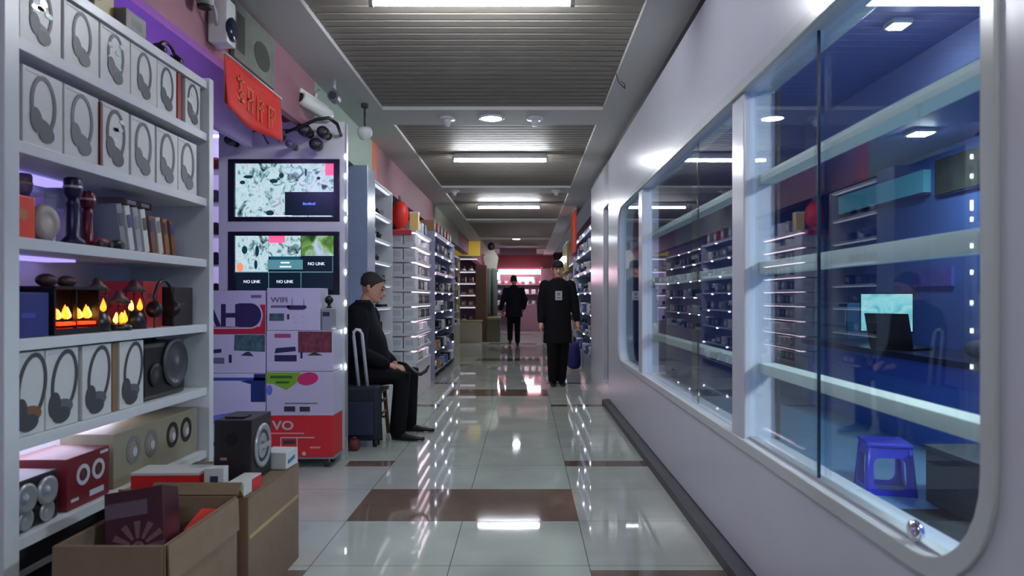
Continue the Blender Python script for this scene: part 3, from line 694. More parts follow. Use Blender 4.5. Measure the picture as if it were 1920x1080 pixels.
for (u, v, ru, rv) in ((.10,.29,.035,.012),(.055,.25,.02,.014),(.36,.30,.018,.02),(.30,.26,.03,.016),(.27,.03,.03,.02),(.55,.32,.008,.03),(.65,.28,.014,.012)): b = B(); flat(b, [(x0+p[0], z0+p[1]) for p in ell(u*.92, v, ru, rv, 10)], (0,KY-.0075,0), XF, .002); wpart('dark_figure', b, TVK, t)
t, x0, x1, z0, z1 = tv(1.177, 1.632, 'lower television showing a grid of camera pictures and dark empty panes')
cell('screen_panel', t, x0, z0, x1, z1, TVD)
wd, hh = (x1-x0)/3, z1-z0
cell('camera_picture', t, x0, z0+hh*.33, x0+wd*1.0, z1, TVW, .002); cell('camera_picture', t, x0+wd*1.01, z0+hh*.62, x0+wd*1.98, z1, TVW, .002); cell('camera_picture', t, x0+wd*2.0, z0+hh*.63, x1-.005, z1, TVG, .002)
cell('pink_patch', t, x0+wd*1.02, z1-.05, x0+wd*1.5, z1, TVP, .004); cell('menu_bar', t, x0+wd*.98, z0+hh*.38, x0+wd*2.04, z0+hh*.56, TVT, .005)
cell('menu_title', t, x0+wd*1.06, z0+hh*.57, x0+wd*1.96, z0+hh*.62, m('menu_title_teal', (10,70,84), .3, emit=(10,80,96), es=.6), .004)
for nm, a in (('caption', (1.35,.415,1.70,.445)), ('caption', (1.38,.49,1.65,.52))): cell(nm, t, x0+wd*a[0], z0+hh*a[1], x0+wd*a[2], z0+hh*a[3], TVL, .007)
for a in ((1.0,.0,1.015,.33),(1.98,.0,1.995,.33),(0,.325,2.95,.34),(2.94,.33,2.955,.62)): cell('grid_line', t, x0+wd*a[0], z0+hh*a[1], x0+wd*a[2], z0+hh*a[3], TVC, .003)
for u, v in ((.5,.13),(1.5,.13),(2.45,.46)): text('caption', 'NO LINK', .03, (x0+wd*u, KY-.009, z0+hh*v), XF, TVL, t, .0006, bold=.0006)
for (u, v, ru, rv) in ((.66,.72,.014,.04),(.62,.47,.012,.035),(.28,.74,.02,.03)): b = B(); flat(b, [(x0+wd*u+p[0], z0+hh*v+p[1]) for p in ell(0,0,ru,rv,10)], (0,KY-.0095,0), XF, .0015); wpart('dark_figure', b, TVK, t)
b = B(); flat(b, [(x0+wd*.14+p[0], z0+hh*.42+p[1]) for p in ell(0,0,.025,.035,10)], (0,KY-.0095,0), XF, .0015); wpart('orange_patch', b, TVO, t)

# cartons piled in front of the kiosk, on a low trolley
FY = 4.70
t = thing('trolley', 'low white trolley with castors under the piled recorder cartons', 'trolley', (-1.72,4.9,0))
wpart('deck', bar((-2.22,FY+.01,.06), (-1.30,4.96,.075), bev=.003), SILVER, t)
for x in (-2.15,-1.36):
    for y in (FY+.06, 4.90):
        b = B(); cyl(b, (x-.012,y,.028), (x+.012,y,.028), .028, 14); c_ = wpart('castor', b, GREYD, t); b = B(); box(b, (x-.018,y-.01,.03), (x+.018,y+.01,.06)); wpart('fork', b, SILVER, c_)
def carton(label, x0, z0, x1, z1, mt, dy=.24, y=FY, name='carton_box', group=None):
    t = thing(name, label, 'box', ((x0+x1)/2, y, z0+.0012), group=group)
    wpart('carton', bar((x0+.002,y,z0+.0012), (x1-.002,y+dy,z1), bev=.003), mt, t); return t
def pr(t, name, shapes, mt, y=FY, th=.0012):
    b = B()
    for s in shapes: flat(b, s, (0,y-.0002,0), XF, th)
    return wpart(name, b, mt, t)
LILW = m('lilac_white_carton', (206,202,222), .4); INK = m('indigo_ink', (48,40,86), .5); INKG = m('grey_ink', (110,106,130), .5); DKR = m('poster_red', (196,36,60), .45)
SCN = m('print_foliage', (70,100,104), .5, noise=.5, nscale=30); SCR = m('print_sunset', (120,60,72), .5, noise=.5, nscale=30)
t = carton('red carton with white VO lettering at the bottom of the right pile', -1.757, .075, -1.302, .355, m('poppy_red_carton', (214,44,50), .45, noise=.04))
text('lettering', 'VO', .085, (-1.715,FY-.001,.262), XF, PAPERW, t, align='LEFT', bold=.002, sx=1.2)
pr(t, 'caption_print', [rect(-1.74,.232,-1.50,.242)], m('pale_red_print', (240,150,140), .5)); pr(t, 'caption_print', [rect(-1.46,.135,-1.39,.148)], m('pale_red_print'))
pr(t, 'recorder_print', [rect(-1.64,.165,-1.56,.19)], GREYD); pr(t, 'frame_print', [rect(-1.66,.205,-1.43,.212), rect(-1.66,.12,-1.654,.205), rect(-1.55,.12,-1.544,.205)], PAPERW)
pr(t, 'emblem', [ell(-1.50,.10,.014,.014,12)], PAPERW)
t = carton('white carton with a green banner and magenta oval, above the red carton', -1.757, .356, -1.302, .655, LILW)
pr(t, 'green_print', [[(-1.755,.575),(-1.70,.57),(-1.62,.53),(-1.55,.58),(-1.52,.65),(-1.755,.65)]], m('lime_print', (130,180,50), .5))
pr(t, 'magenta_print', [[(p[0]+.25*(p[1]-.605), p[1]) for p in ell(-1.475,.607,.07,.044,20)]], m('magenta_print', (214,50,110), .5), th=.0018)
pr(t, 'blue_print', [ell(-1.735,.53,.02,.035,14)], m('periwinkle_print', (110,120,220), .5)); pr(t, 'caption_print', [rect(-1.73,.61,-1.58,.628), rect(-1.69,.575,-1.60,.59)], m('dark_green_print', (54,110,40), .5), th=.0018)
pr(t, 'recorder_print', [rect(-1.635,.385,-1.56,.42)], GREYD); pr(t, 'recorder_print', [rect(-1.53,.385,-1.46,.418)], GREYD); pr(t, 'small_print', [rect(-1.63,.437,-1.41,.444)], INKG)
t = carton('white recorder carton with a reddish monitor picture, right pile', -1.757, .656, -1.302, .933, LILW)
pr(t, 'monitor_print', [rect(-1.54,.785,-1.312,.928)], SCR); pr(t, 'stand_print', [[(-1.48,.765),(-1.37,.765),(-1.42,.785),(-1.44,.785)]], GREYD)
pr(t, 'camera_print', [[(-1.70,.78),(-1.69,.815),(-1.56,.825),(-1.555,.795)]], INK); pr(t, 'recorder_print', [rect(-1.70,.725,-1.55,.768)], INK); pr(t, 'remote_print', [rect(-1.525,.745,-1.51,.79)], INK)
pr(t, 'caption_print', [rect(-1.70,.885,-1.59,.912)], m('rose_print', (170,80,120), .5))
t = carton('white wifi recorder carton on top of the right pile', -1.753, .934, -1.392, 1.222, LILW, .2)
text('lettering', 'WIFI', .05, (-1.725,FY-.001,1.125), XF, INKG, t, align='LEFT', bold=.001, sx=1.15)
pr(t, 'caption_print', [rect(-1.725,1.088,-1.60,1.105)], INKG)
pr(t, 'recorder_print', [[(-1.62,1.09),(-1.61,1.105),(-1.49,1.105),(-1.48,1.09),(-1.50,1.075),(-1.60,1.075)]], INK); pr(t, 'antenna_print', [rect(-1.583,1.10,-1.579,1.15)], INKG); pr(t, 'antenna_print', [rect(-1.503,1.10,-1.499,1.15)], INKG)
pr(t, 'picture_print', [rect(-1.735,1.00,-1.635,1.05)], SCN); pr(t, 'remote_print', [rect(-1.615,1.01,-1.60,1.045)], GREYD); pr(t, 'icon_print', [rect(-1.57,1.02,-1.56,1.032), rect(-1.51,1.02,-1.50,1.032), rect(-1.57,.98,-1.56,.992), rect(-1.51,.98,-1.50,.992)], PRINT_L)
wpart('side_print', bar((-1.3935,FY+.05,.97), (-1.3925,FY+.15,1.18)), PRINT_L, t)
t = carton('small grey carton with a dark picture tucked beside the wifi carton', -1.388, .934, -1.318, 1.085, SILVER, .12, FY+.02, 'small_carton'); pr(t, 'picture_print', [rect(-1.38,1.03,-1.332,1.06)], m('navy_print_dark'), FY+.02)
t = thing('webcam', 'black camera standing on the small grey carton', 'camera', (-1.352,FY+.08,1.0865)); b = B(); lathe(b, [(0,0),(.025,0),(.012,.012),(.012,.03),(.0,.032)]); part('foot', b, BLACKP, t); b = B(); ball(b, (0,-.005,.055), .03); part('head', b, BLACKP, t)
t = carton('white carton with huge AHD lettering on the left pile', -2.215, .909, -1.760, 1.205, LILW, .24)
pr(t, 'red_band', [rect(-2.213,.912,-1.762,.96), [(-1.80,.96),(-1.762,.96),(-1.762,1.11),(-1.80,1.11),(-1.79,1.08),(-1.78,1.04),(-1.79,.99)]], DKR)
text('lettering', 'AH', .205, (-2.205,FY-.001,.968), XF, INK, t, align='LEFT', bold=.006, sx=.98)
b = B(); flat(b, [(-1.945,.957)]+[(-1.865+.075*math.cos(a),1.038+.081*math.sin(a)) for a in [-PI/2+PI*q/14 for q in range(15)]]+[(-1.945,1.119)], (0,FY-.0002,0), XF, .0014); wpart('letter_plate', b, INK, t)
ob = B(); ringflat(ob, (0,FY-.0004,0), XF, -1.865, 1.038, (.086,.092), (.077,.083), .002, 0, 16, -PI/2, PI/2); flat(ob, rect(-2.20,.946,-1.865,.955), (0,FY-.0004,0), XF, .002); wpart('letter_outline', ob, LILW, t)
pr(t, 'small_print', [rect(-1.86,1.155,-1.79,1.175)], INKG)
t = carton('white recorder carton with a greenish monitor picture, left pile', -2.215, .644, -1.760, .908, LILW)
pr(t, 'monitor_print', [[(-1.975,.80),(-1.97,.905),(-1.765,.905),(-1.765,.79)]], SCN); pr(t, 'stand_print', [[(-1.93,.765),(-1.84,.76),(-1.87,.79),(-1.89,.79)]], GREYD)
pr(t, 'camera_print', [[(-2.18,.77),(-2.18,.80),(-2.06,.81),(-2.06,.785)]], INK); pr(t, 'recorder_print', [rect(-2.16,.71,-2.04,.75)], INKG); pr(t, 'remote_print', [rect(-2.01,.715,-1.99,.77)], INK)
t = carton('large white and blue carton at the bottom of the left pile', -2.215, .075, -1.760, .643, m('cool_white_carton', (212,210,236), .4))
pr(t, 'blue_band', [rect(-2.213,.595,-1.762,.615)], m('cobalt_print', (56,84,170), .5)); pr(t, 'blue_corner', [[(-1.93,.59),(-1.86,.57),(-1.86,.45),(-1.762,.45),(-1.762,.64),(-1.84,.64),(-1.84,.60)]], m('deep_blue_print', (30,52,110), .5))
pr(t, 'blue_wave', [[(-2.2,.32),(-2.10,.36),(-1.98,.38),(-1.98,.33),(-2.2,.28)]], m('sky_print', (120,130,226), .5))
pr(t, 'caption_print', [rect(-2.19+.05*q,.20-.045*(q%2),-2.155+.05*q,.222-.045*(q%2)) for q in range(6)], INK)

# bright narrow rack left of the kiosk
t = thing('goods_rack', 'narrow brightly lit rack of small cameras left of the televisions', 'shelf', (-2.38,5.3,0))
wpart('back_panel', bar((-2.56,5.28,0), (-2.205,5.30,2.5)), m('glowing_panel', (226,216,250), .4, emit=(206,190,255), es=.4), t)
for zz in (2.10, 1.86, 1.62, 1.40, 1.17): wpart('shelf_board', bar((-2.50,5.08,zz-.01), (-2.21,5.28,zz)), WHITE, t)
wpart('led_strip', bar((-2.49,5.06,2.33), (-2.21,5.075,2.345)), LEDW, t)
for i, zz in enumerate((2.10, 1.86, 1.62, 1.40, 1.17)):
    for j, xx in enumerate((-2.29, -2.375)):
        cc = [m('red_toy',(150,40,50),.5), INKG, GREYD, INK, BLACKP][i]
        q = thing('dome_camera', '%s little camera on the lit rack, %s from the top%s' % (['red','grey','dark','indigo','black'][i], ['first shelf','second shelf','third shelf','fourth shelf','fifth shelf'][i], ', right hand one' if j == 0 else ', left hand one'), 'camera', (xx,5.14,zz+.001), group='small cameras on the lit rack')
        b = B(); lathe(b, [(0,0),(.03,0),(.03,.03),(0,.03)], n=12); part('base', b, cc, q); b = B(); ball(b, (0,-.012,.06), .035, n=10); part('head', b, cc, q)

# cameras mounted on the upper part of the kiosk
def bracket_cam(x, z, r, label, cable=None, stem=(0,0)):
    t = thing('security_camera', label, 'camera', (x, KY-.025, z))
    b = B(); lathe(b, [(0,0),(r*.7,0),(r*.7,-.012),(0,-.012)], axis='Y', n=14); part('mount', b, BLACKP, t)
    b = B(); tube(b, [(0,-.01,0),(stem[0]*.6,-.05,stem[1]*.6),(stem[0],-.07,stem[1])], .008, 6); part('arm', b, BLACKP, t)
    b = B(); lathe(b, [(0,.05),(r*.8,.045),(r,.02),(r,-.03),(r*.85,-.05),(0,-.052)], (stem[0],-.11,stem[1]), axis='Y', n=16); part('body', b, m('camera_black',(34,30,40),.4), t, smooth=True)
    b = B(); lathe(b, [(0,-.045),(r*.5,-.05),(r*.4,-.056),(0,-.057)], (stem[0],-.11,stem[1]), axis='Y', n=12); part('lens', b, GREYD, t)
    return t
bracket_cam(-2.07, 2.255, .028, 'black ball camera on the upper left of the white wall unit')
bracket_cam(-1.545, 2.33, .045, 'larger black camera on the wall unit, under the white bullet camera')
bracket_cam(-1.415, 2.315, .042, 'black camera at the upper right corner of the wall unit')
bracket_cam(-1.485, 2.24, .045, 'hanging black camera just above the upper television', stem=(.02,-.01))
for i, (x, z, lb) in enumerate(((-1.645,2.23,'small grey camera with a ring, above the middle of the upper television'), (-1.735,2.30,'small grey camera just right of the red banner'))):
    t = bracket_cam(x, z, .028, lb); 
    for ch in kids(t): ch.data.materials.clear(); ch.data.materials.append(m('slate_plastic',(86,88,112),.4))
cb_ = B(); tube(cb_, [(-1.66,KY-.20,2.30),(-1.54,KY-.21,2.345),(-1.44,KY-.22,2.385),(-1.36,KY-.21,2.40),(-1.315,KY-.16,2.37),(-1.31,KY-.10,2.33),(-1.32,KY-.038,2.32)], .012, 8)
tag(obj('cable', cb_, BLACKP, smooth=True), 'thick black cable sweeping over the cameras of the wall unit', 'cable')
cb_ = B(); tube(cb_, [(-2.13,KY-.03,2.335),(-1.95,KY-.06,2.34),(-1.88,KY-.05,2.345),(-1.85,KY-.06,2.28),(-1.84,KY-.03,2.26)], .005, 6); tube(cb_, [(-1.88,KY-.05,2.345),(-1.7,KY-.04,2.36),(-1.6,KY-.03,2.35)], .004, 6)
tag(obj('cable', cb_, GREYD, smooth=True), 'thin grey cable running below the red banner', 'cable')
def bullet(name, loc, d, r, L, mt, label):
    t = thing(name, label, 'camera', loc); d = Vector(d).normalized(); o = Vector((0,0,0))
    b = B(); tube(b, [o-d*L*.5, o-d*L*.45, o+d*L*.4, o+d*L*.5], [r*.8,r,r,r*.95], 16); part('body', b, mt, t)
    b = B(); tube(b, [o+d*L*.5, o+d*(L*.5+.006)], r*.7, 14); part('lens', b, BLACKP, t)
    u = Vector((0,0,1)); b = B(); tube(b, [o+u*r*.9, o+u*(r+.05), o+u*(r+.09)-d*.03], .012, 8); part('bracket', b, SILVER, t)
    b = B(); tube(b, [o+u*r*1.05-d*L*.4, o+u*r*1.05+d*L*.55], r*.35, 8); part('sun_shield', b, mt, t)
    return t
bullet('bullet_camera', (-1.47,4.86,2.49), (-.55,-.75,.30), .048, .26, m('camera_white', (226,228,224), .3), 'white bullet camera hanging above the wall unit')
bullet('bullet_camera', (-1.35,4.90,2.575), (.1,-.8,-.1), .04, .16, m('slate_plastic'), 'dark bullet camera just right of the white bullet camera')
t = thing('horn_speaker', 'small dark maroon horn right of the red banner', 'speaker', (-1.70,4.9,2.435)); b = B(); lathe(b, [(.035,-.02),(.04,0),(.022,.10),(.01,.14),(0,.14)], axis='X', n=14); part('horn', b, MAROON, t, smooth=True); part('mount', bar((.05,.0,-.015), (.065,.05,.0)), BLACKP, t)
# dome camera on a rod under the soffit
t = thing('dome_camera', 'white dome camera hanging on a thin dark rod from the left soffit', 'camera', (-1.32,5.70,ZC))
b = B(); cyl(b, (0,0,0), (0,0,-.03), .03, 12); cyl(b, (0,0,-.03), (0,0,-.20), .009, 8); part('rod', b, GREYD, t)
b = B(); lathe(b, [(0,-.19),(.05,-.195),(.062,-.22),(.06,-.25),(.04,-.285),(0,-.30)], n=18); part('dome', b, m('camera_white'), t, smooth=True)
# things on the pink fascia
t = thing('box_camera', 'white box camera with a dark blue lens above the red banner', 'camera', (-1.50,3.42,2.42))
part('housing', bar((-.045,-.05,-.02), (.05,.055,.20), bev=.01), m('camera_white'), t); b = B(); lathe(b, [(.055,-.005),(.058,.01),(0,.012)], (.05,0,.055), axis='X', n=20); part('lens', b, m('navy_lens', (26,30,64), .2), t); part('bracket', bar((-.05,.0,.2), (.0,.03,.235)), SILVER, t)
b = B(); tube(b, [(.0,-.05,.06),(.02,-.11,.10),(.0,-.13,.18),(-.03,-.12,.25)], .008, 6); part('lead', b, WHITE, t)
for y, lb in ((3.22,'grey white camera hanging at the top edge, left of the box camera'), (3.08,'small grey camera hanging at the top edge, farther left')):
    t = thing('hanging_camera', lb, 'camera', (-1.49,y,2.50)); b = B(); lathe(b, [(0,0),(.03,.005),(.04,.04),(.036,.10),(0,.11)], n=16); part('body', b, m('putty_plastic', (150,150,140), .4), t, smooth=True); b = B(); cyl(b, (0,0,.1), (0,0,.249), .008, 8); part('rod', b, GREYD, t); b = B(); lathe(b, [(.031,-.002),(.034,.01),(.0,.0)], n=14); part('ring', b, DARK, t)
t = thing('sign_board', 'grey green board with a dark picture on the pink fascia behind the red banner', 'sign', (-1.53,3.95,2.565))
part('board', bar((-.012,-.33,-.15), (.012,.25,.15), bev=.003), m('grey_green_board', (124,128,116), .6, noise=.1), t)
b = B(); flat(b, [(p[0]*1.0,p[1]) for p in ell(.05,-.02,.12,.08,16)], (.0125,0,0), YF); part('picture_print', b, m('dark_olive_print', (66,70,64), .6), t); b = B(); flat(b, rect(-.30,-.10,-.2,.10), (.0125,0,0), YF); part('text_print', b, m('dark_olive_print'), t); part('edge_ruler', bar((.0125,.20,-.13), (.0135,.235,.13)), PRINT_G, t)

# red banner hung parallel to the corridor
t = thing('red_banner', 'red cloth banner with faded orange characters hanging over the stalls', 'banner', (-1.49,3.83,2.37))
b = B(); rows = []
Y_ = [3.43+.78*i/18 for i in range(19)]
for j in range(9):
    v = j/8; rows.append([(-1.49+.018*math.sin(9*(y-3.4)+v*1.2)*v, y, (2.368 - v*(.258+.028*math.sin(3.2*(y-3.3)))) ) for y in Y_])
vs = [[b.verts.new(p) for p in r] for r in rows]
for a, c in zip(vs, vs[1:]):
    for i in range(18): f = b.faces.new((a[i], a[i+1], c[i+1], c[i])); f.smooth = True
o = wpart('cloth', b, m('red_cloth', (214,36,30), .7, noise=.06), t); md = o.modifiers.new('thick', 'SOLIDIFY'); md.thickness = .003
ORG = m('faded_orange_print', (220,98,54), .7)
for kk, yc in enumerate((3.60, 3.75, 3.90, 4.05)):
    b = B(); zc = 2.235-.012*kk
    st = [[rect(-.045,.04,.045,.055), rect(-.01,-.06,.006,.075), rect(-.05,-.06,.05,-.045), rect(-.04,-.02,.04,-.008)],
          [rect(-.05,.05,.05,.063), rect(-.035,-.065,-.02,.05), rect(.02,-.065,.036,.05), rect(-.035,-.01,.036,.004)],
          [rect(-.045,-.065,-.03,.07), rect(-.02,.04,.05,.054), rect(-.02,0,.05,.014), rect(.01,-.065,.026,.07)],
          [rect(-.05,.055,.05,.068), rect(-.05,-.065,-.036,.055), rect(.036,-.065,.05,.055), rect(-.03,.005,.03,.02), rect(-.008,-.05,.008,.05)]][kk]
    for s in st: flat(b, s, (-1.484+.018*math.sin(9*(yc-3.4)+.6)*.5, yc, zc), YF, .003)
    wpart('faded_character', b, ORG, t)
wpart('edge_strip', bar((-1.4915,4.185,2.09), (-1.486,4.212,2.366)), m('banner_edge', (150,90,34), .7), t); wpart('edge_strip', bar((-1.4915,3.43,2.12), (-1.486,3.462,2.366)), m('banner_edge'), t)
b = B(); cyl(b, (-1.49,3.42,2.37), (-1.49,4.23,2.37), .007, 8); wpart('hanging_rod', b, SILVER, t)
for y in (3.45, 4.22): b = B(); cyl(b, (-1.49,y,2.37), (-1.55,y,2.39), .003, 5); wpart('hanger', b, SILVER, t)

# ------------------------------------------------------------------ stalls farther down the corridor
struct('trim_24', bar((-1.76,6.28,0), (-1.43,6.60,2.36), bev=.004), m('blue_grey_column', (150,166,190), .25, noise=.03))
struct('trim_25', bar((-2.6,6.60,0), (-1.9,6.64,2.55)), WHITE)
GREYB = m('grey_goods', (130,132,140), .45); WHG = m('white_goods', (214,214,218), .4); BLG = m('blue_goods', (70,84,150), .45); TANG = m('tan_goods', (150,112,80), .5); REDG = m('red_goods', (180,50,56), .45)
def proto(name, fn):
    o = bpy.data.objects.new(name, None); W[o] = Matrix.Identity(4); C.objects.link(o); fn(o); return o
def mk_dome(a, c):
    def f(o):
        b = B(); lathe(b, [(0,0),(.045,0),(.045,.03),(.03,.04),(0,.04)], n=12); part('base', b, a, o)
        b = B(); ball(b, (.01,0,.065), .036, n=10); part('head', b, c, o)
    return f
def mk_bullet(a, c):
    def f(o):
        b = B(); tube(b, [(-.06,0,.08),(.06,0,.085)], .03, 10); part('body', b, a, o)
        b = B(); tube(b, [(.061,0,.085),(.066,0,.085)], .022, 10); tube(b, [(0,0,.06),(0,0,.006)], .01, 6); part('stand', b, c, o)
    return f
def mk_box(a, c, s=(.12,.09,.10)):
    def f(o):
        part('carton', bar((-s[0]/2,-s[1]/2,0), (s[0]/2,s[1]/2,s[2]), bev=.002), a, o)
        b = B(); flat(b, rect(-s[1]*.35, s[2]*.25, s[1]*.3, s[2]*.75), (s[0]/2+.0004,0,0), YF); part('label_print', b, c, o)
    return f
def mk_router(a, c):
    def f(o):
        part('case', bar((-.06,-.07,0), (.06,.07,.03), bev=.006), a, o)
        b = B(); tube(b, [(-.05,-.05,.03),(-.055,-.055,.13)], .006, 6); part('antenna', b, c, o); b = B(); tube(b, [(-.05,.05,.03),(-.055,.055,.13)], .006, 6); part('antenna', b, c, o)
    return f
KINDS_ = {'dome_camera': (mk_dome(WHG, BLACKP), 'camera'), 'black_dome_camera': (mk_dome(GREYD, BLACKP), 'camera'), 'bullet_camera': (mk_bullet(WHG, BLACKP), 'camera'), 'grey_bullet_camera': (mk_bullet(GREYB, BLACKP), 'camera'),
          'white_carton': (mk_box(WHG, PRINT_L), 'box'), 'grey_carton': (mk_box(GREYB, WHG), 'box'), 'blue_carton': (mk_box(BLG, WHG), 'box'), 'tan_carton': (mk_box(TANG, WHG), 'box'), 'red_carton': (mk_box(REDG, WHG), 'box'),
          'black_carton': (mk_box(BLACKP, GREYB), 'box'), 'wide_white_carton': (mk_box(WHG, m('faint_print', (190,190,198), .5), (.22,.128,.122)), 'box'), 'router': (mk_router(BLACKP, BLACKP), 'router'), 'white_router': (mk_router(WHG, GREYB), 'router')}
first = {}
def goods(kind, loc, rz, place, scale=1):
    nm = kind.replace('_', ' '); lab = '%s %s' % (nm, place)
    if kind not in first:
        o = proto(kind, KINDS_[kind][0]); o['category'] = KINDS_[kind][1]; first[kind] = o
        o.location = loc; o.rotation_euler = (0,0,rz); o.scale = (scale,)*3
        o['label'] = lab; o['group'] = lab + ' (alike)'; return o
    return dup(first[kind], loc, rz, lab, lab + ' (alike)', (scale,)*3)
SPOT = m('sparkle_glow', (250,250,255), .3, emit=(238,240,255), es=11)
def unit(name, label, xf, xb, y0, y1, zs, mt=WHITE, ends=(1,1), led=None, th=.02, back=True, base=True, cat='shelf', sparkles=False):
    s = 1 if xf > xb else -1
    t = thing(name, label, cat, ((xf+xb)/2, (y0+y1)/2, 0)); a, c = min(xf,xb), max(xf,xb)
    for z in zs: wpart('shelf_board', bar((a,y0,z-th), (c,y1,z)), mt, t)
    if ends[0]: wpart('side_panel', bar((a,y0-.025,0), (c,y0-.001,zs[-1])), mt, t)
    if ends[1]: wpart('side_panel', bar((a,y1+.001,0), (c,y1+.025,zs[-1])), mt, t)
    if back: wpart('back_panel', bar((xb-.02*s if s > 0 else xb, y0-.025, 0), (xb if s > 0 else xb+.02, y1+.025, zs[-1])), mt, t)
    if base: wpart('base_cabinet', bar((a+.01,y0,0), (c-.01 if s > 0 else c,y1,zs[0]-th-.001)), mt, t)
    if sparkles:
        for z in zs[1:]:
            y = y0+.12+rnd.uniform(0,.2)
            while y < y1-.05:
                b = B(); ball(b, (xf-.02*s, y, z-th-.013), .012, n=8); wpart('sparkle_ball', b, SPOT, t); y += rnd.uniform(.8,1.6)  # glowing balls set at random to imitate sparkles in the cases
    if led:
        for z in zs[1:]: wpart('led_strip', bar((xf-.035*s-.018,y0+.02,z-th-.008), (xf-.035*s+.018,y1-.02,z-th-.001)), led, t)
    return t
LEDS = m('shelf_led_glow', (240,244,255), .3, emit=(236,240,255), es=.7)
LEDP = m('pink_led_glow', (255,210,230), .3, emit=(255,206,224), es=5.2)
# open camera shelves right behind the pillar
zs = [.45,.80,1.06,1.30,1.53,1.76,2.01,2.32]
unit('camera_shelf', 'white wall shelf of dark cameras behind the seated man', -1.48, -1.86, 6.72, 7.70, zs, led=LEDS, ends=(0,1))
for zi, z in enumerate(zs[:-1]):
    y = 6.78
    while y < 7.6:
        goods(rnd.choice(['black_dome_camera','black_dome_camera','grey_bullet_camera','router','black_carton','grey_carton']), (-1.60+rnd.uniform(-.03,.03), y, z+.001), rnd.uniform(-.4,.4), 'on the lit shelves right behind the seated man', 1.0); y += rnd.uniform(.13,.17)
# tall white rack
zs = [.42+.168*k for k in range(10)]
unit('white_rack', 'tall white rack packed with white cartons, right of the seated man', -1.24, -1.52, 7.85, 9.15, zs, ends=(0,0), back=True, base=True, led=m('rack_led_glow', (250,236,246), .3, emit=(255,226,244), es=2.6), th=.03)
b = B(); 
for zi, z in enumerate(zs[:-1]):
    for xx in (-1.452,-1.312):
        goods('wide_white_carton', (xx, 7.965, z+.001), -PI/2, 'in the near end of the tall white rack', 1.0)
    y = 8.2
    while y < 9.1:
        kd = rnd.choice(['white_carton','white_carton','white_router','grey_carton']) if zi < 3 or zi > 6 else rnd.choice(['white_carton','black_carton','black_carton','grey_carton'])
        goods(kd, (-1.32, y, z+.001), 0, 'along the aisle side of the tall white rack', 1.0); y += .14
t = thing('red_lantern', 'red paper lantern standing on the tall white rack', 'lantern', (-1.44,7.98,zs[-1]+.001))
b = B(); lathe(b, [(0,.03),(.05,.03),(.09,.10),(.10,.18),(.085,.27),(.04,.33),(0,.33)], n=14); part('body', b, m('lantern_red', (224,44,36), .5), t, smooth=True); b = B(); lathe(b, [(0,0),(.05,0),(.05,.03),(0,.03)], n=12); part('base', b, REDG, t); b = B(); cyl(b, (0,0,.33), (0,0,.40), .02, 8); part('cap', b, GREYB, t)
t = thing('yellow_carton', 'pale yellow carton beside the red lantern', 'box', (-1.285,8.04,zs[-1]+.001)); part('carton', bar((-.05,-.05,0), (.05,.05,.2), bev=.004), m('pale_yellow_carton', (216,186,110), .5), t); part('lid', bar((-.052,-.052,.2), (.052,.052,.22)), WHG, t)
t = thing('red_tray', 'flat red tray under the top edge of the tall white rack, near end', 'tray', (-1.40,7.81,zs[-1]-.06)); part('tray', bar((-.13,-.04,.0), (.12,.018,.05), bev=.004), DKR, t)
for i, (y, zt, c) in enumerate(((8.35,.30,'grey_carton'),(8.6,.24,'white_carton'),(8.85,.2,'blue_carton'))): goods(c, (-1.36,y,zs[-1]+.001), 0, 'on top of the tall white rack', 1.5)
# crowded glass showcases
zs = [.12,.42,.70,.98,1.26,1.54,1.82,2.10]
unit('glass_showcase', 'crowded showcase of cameras beyond the tall white rack', -1.27, -1.62, 9.75, 12.4, zs, mt=m('grey_blue_laminate', (150,154,178), .3), sparkles=True, led=m('faint_led_glow', (240,244,255), .3, emit=(220,222,255), es=.35), base=False)
for z in zs[:-1]:
    y = 9.9
    while y < 12.25:
        goods(rnd.choice(['dome_camera','black_dome_camera','bullet_camera','white_carton','blue_carton','grey_carton','router','tan_carton','black_carton']), (-1.34+rnd.uniform(-.02,.02), y, z+.001), rnd.uniform(-.3,.3), 'in the crowded showcase beyond the tall white rack', 1.25); y += rnd.uniform(.19,.25)
for i in range(6): goods(['tan_carton','red_carton','grey_carton'][i % 3], (-1.4, 9.95+.42*i, zs[-1]+.001), 0, 'piled on top of the crowded showcase', 1.7)
zs = [.5,.85,1.2,1.55,1.9,2.2]
unit('lower_showcase', 'darker showcase farther along the left side, before the yellow sign', -1.66, -2.0, 13.0, 17.6, zs, mt=m('beige_laminate', (168,158,140), .4), sparkles=True, led=m('faint_led_glow'))
for z in zs[:-1]:
    y = 13.1
    while y < 17.5: goods(rnd.choice(['dome_camera','white_carton','tan_carton','black_carton','bullet_camera']), (-1.75, y, z+.001), 0, 'in the darker showcase before the yellow sign', 1.5); y += .36
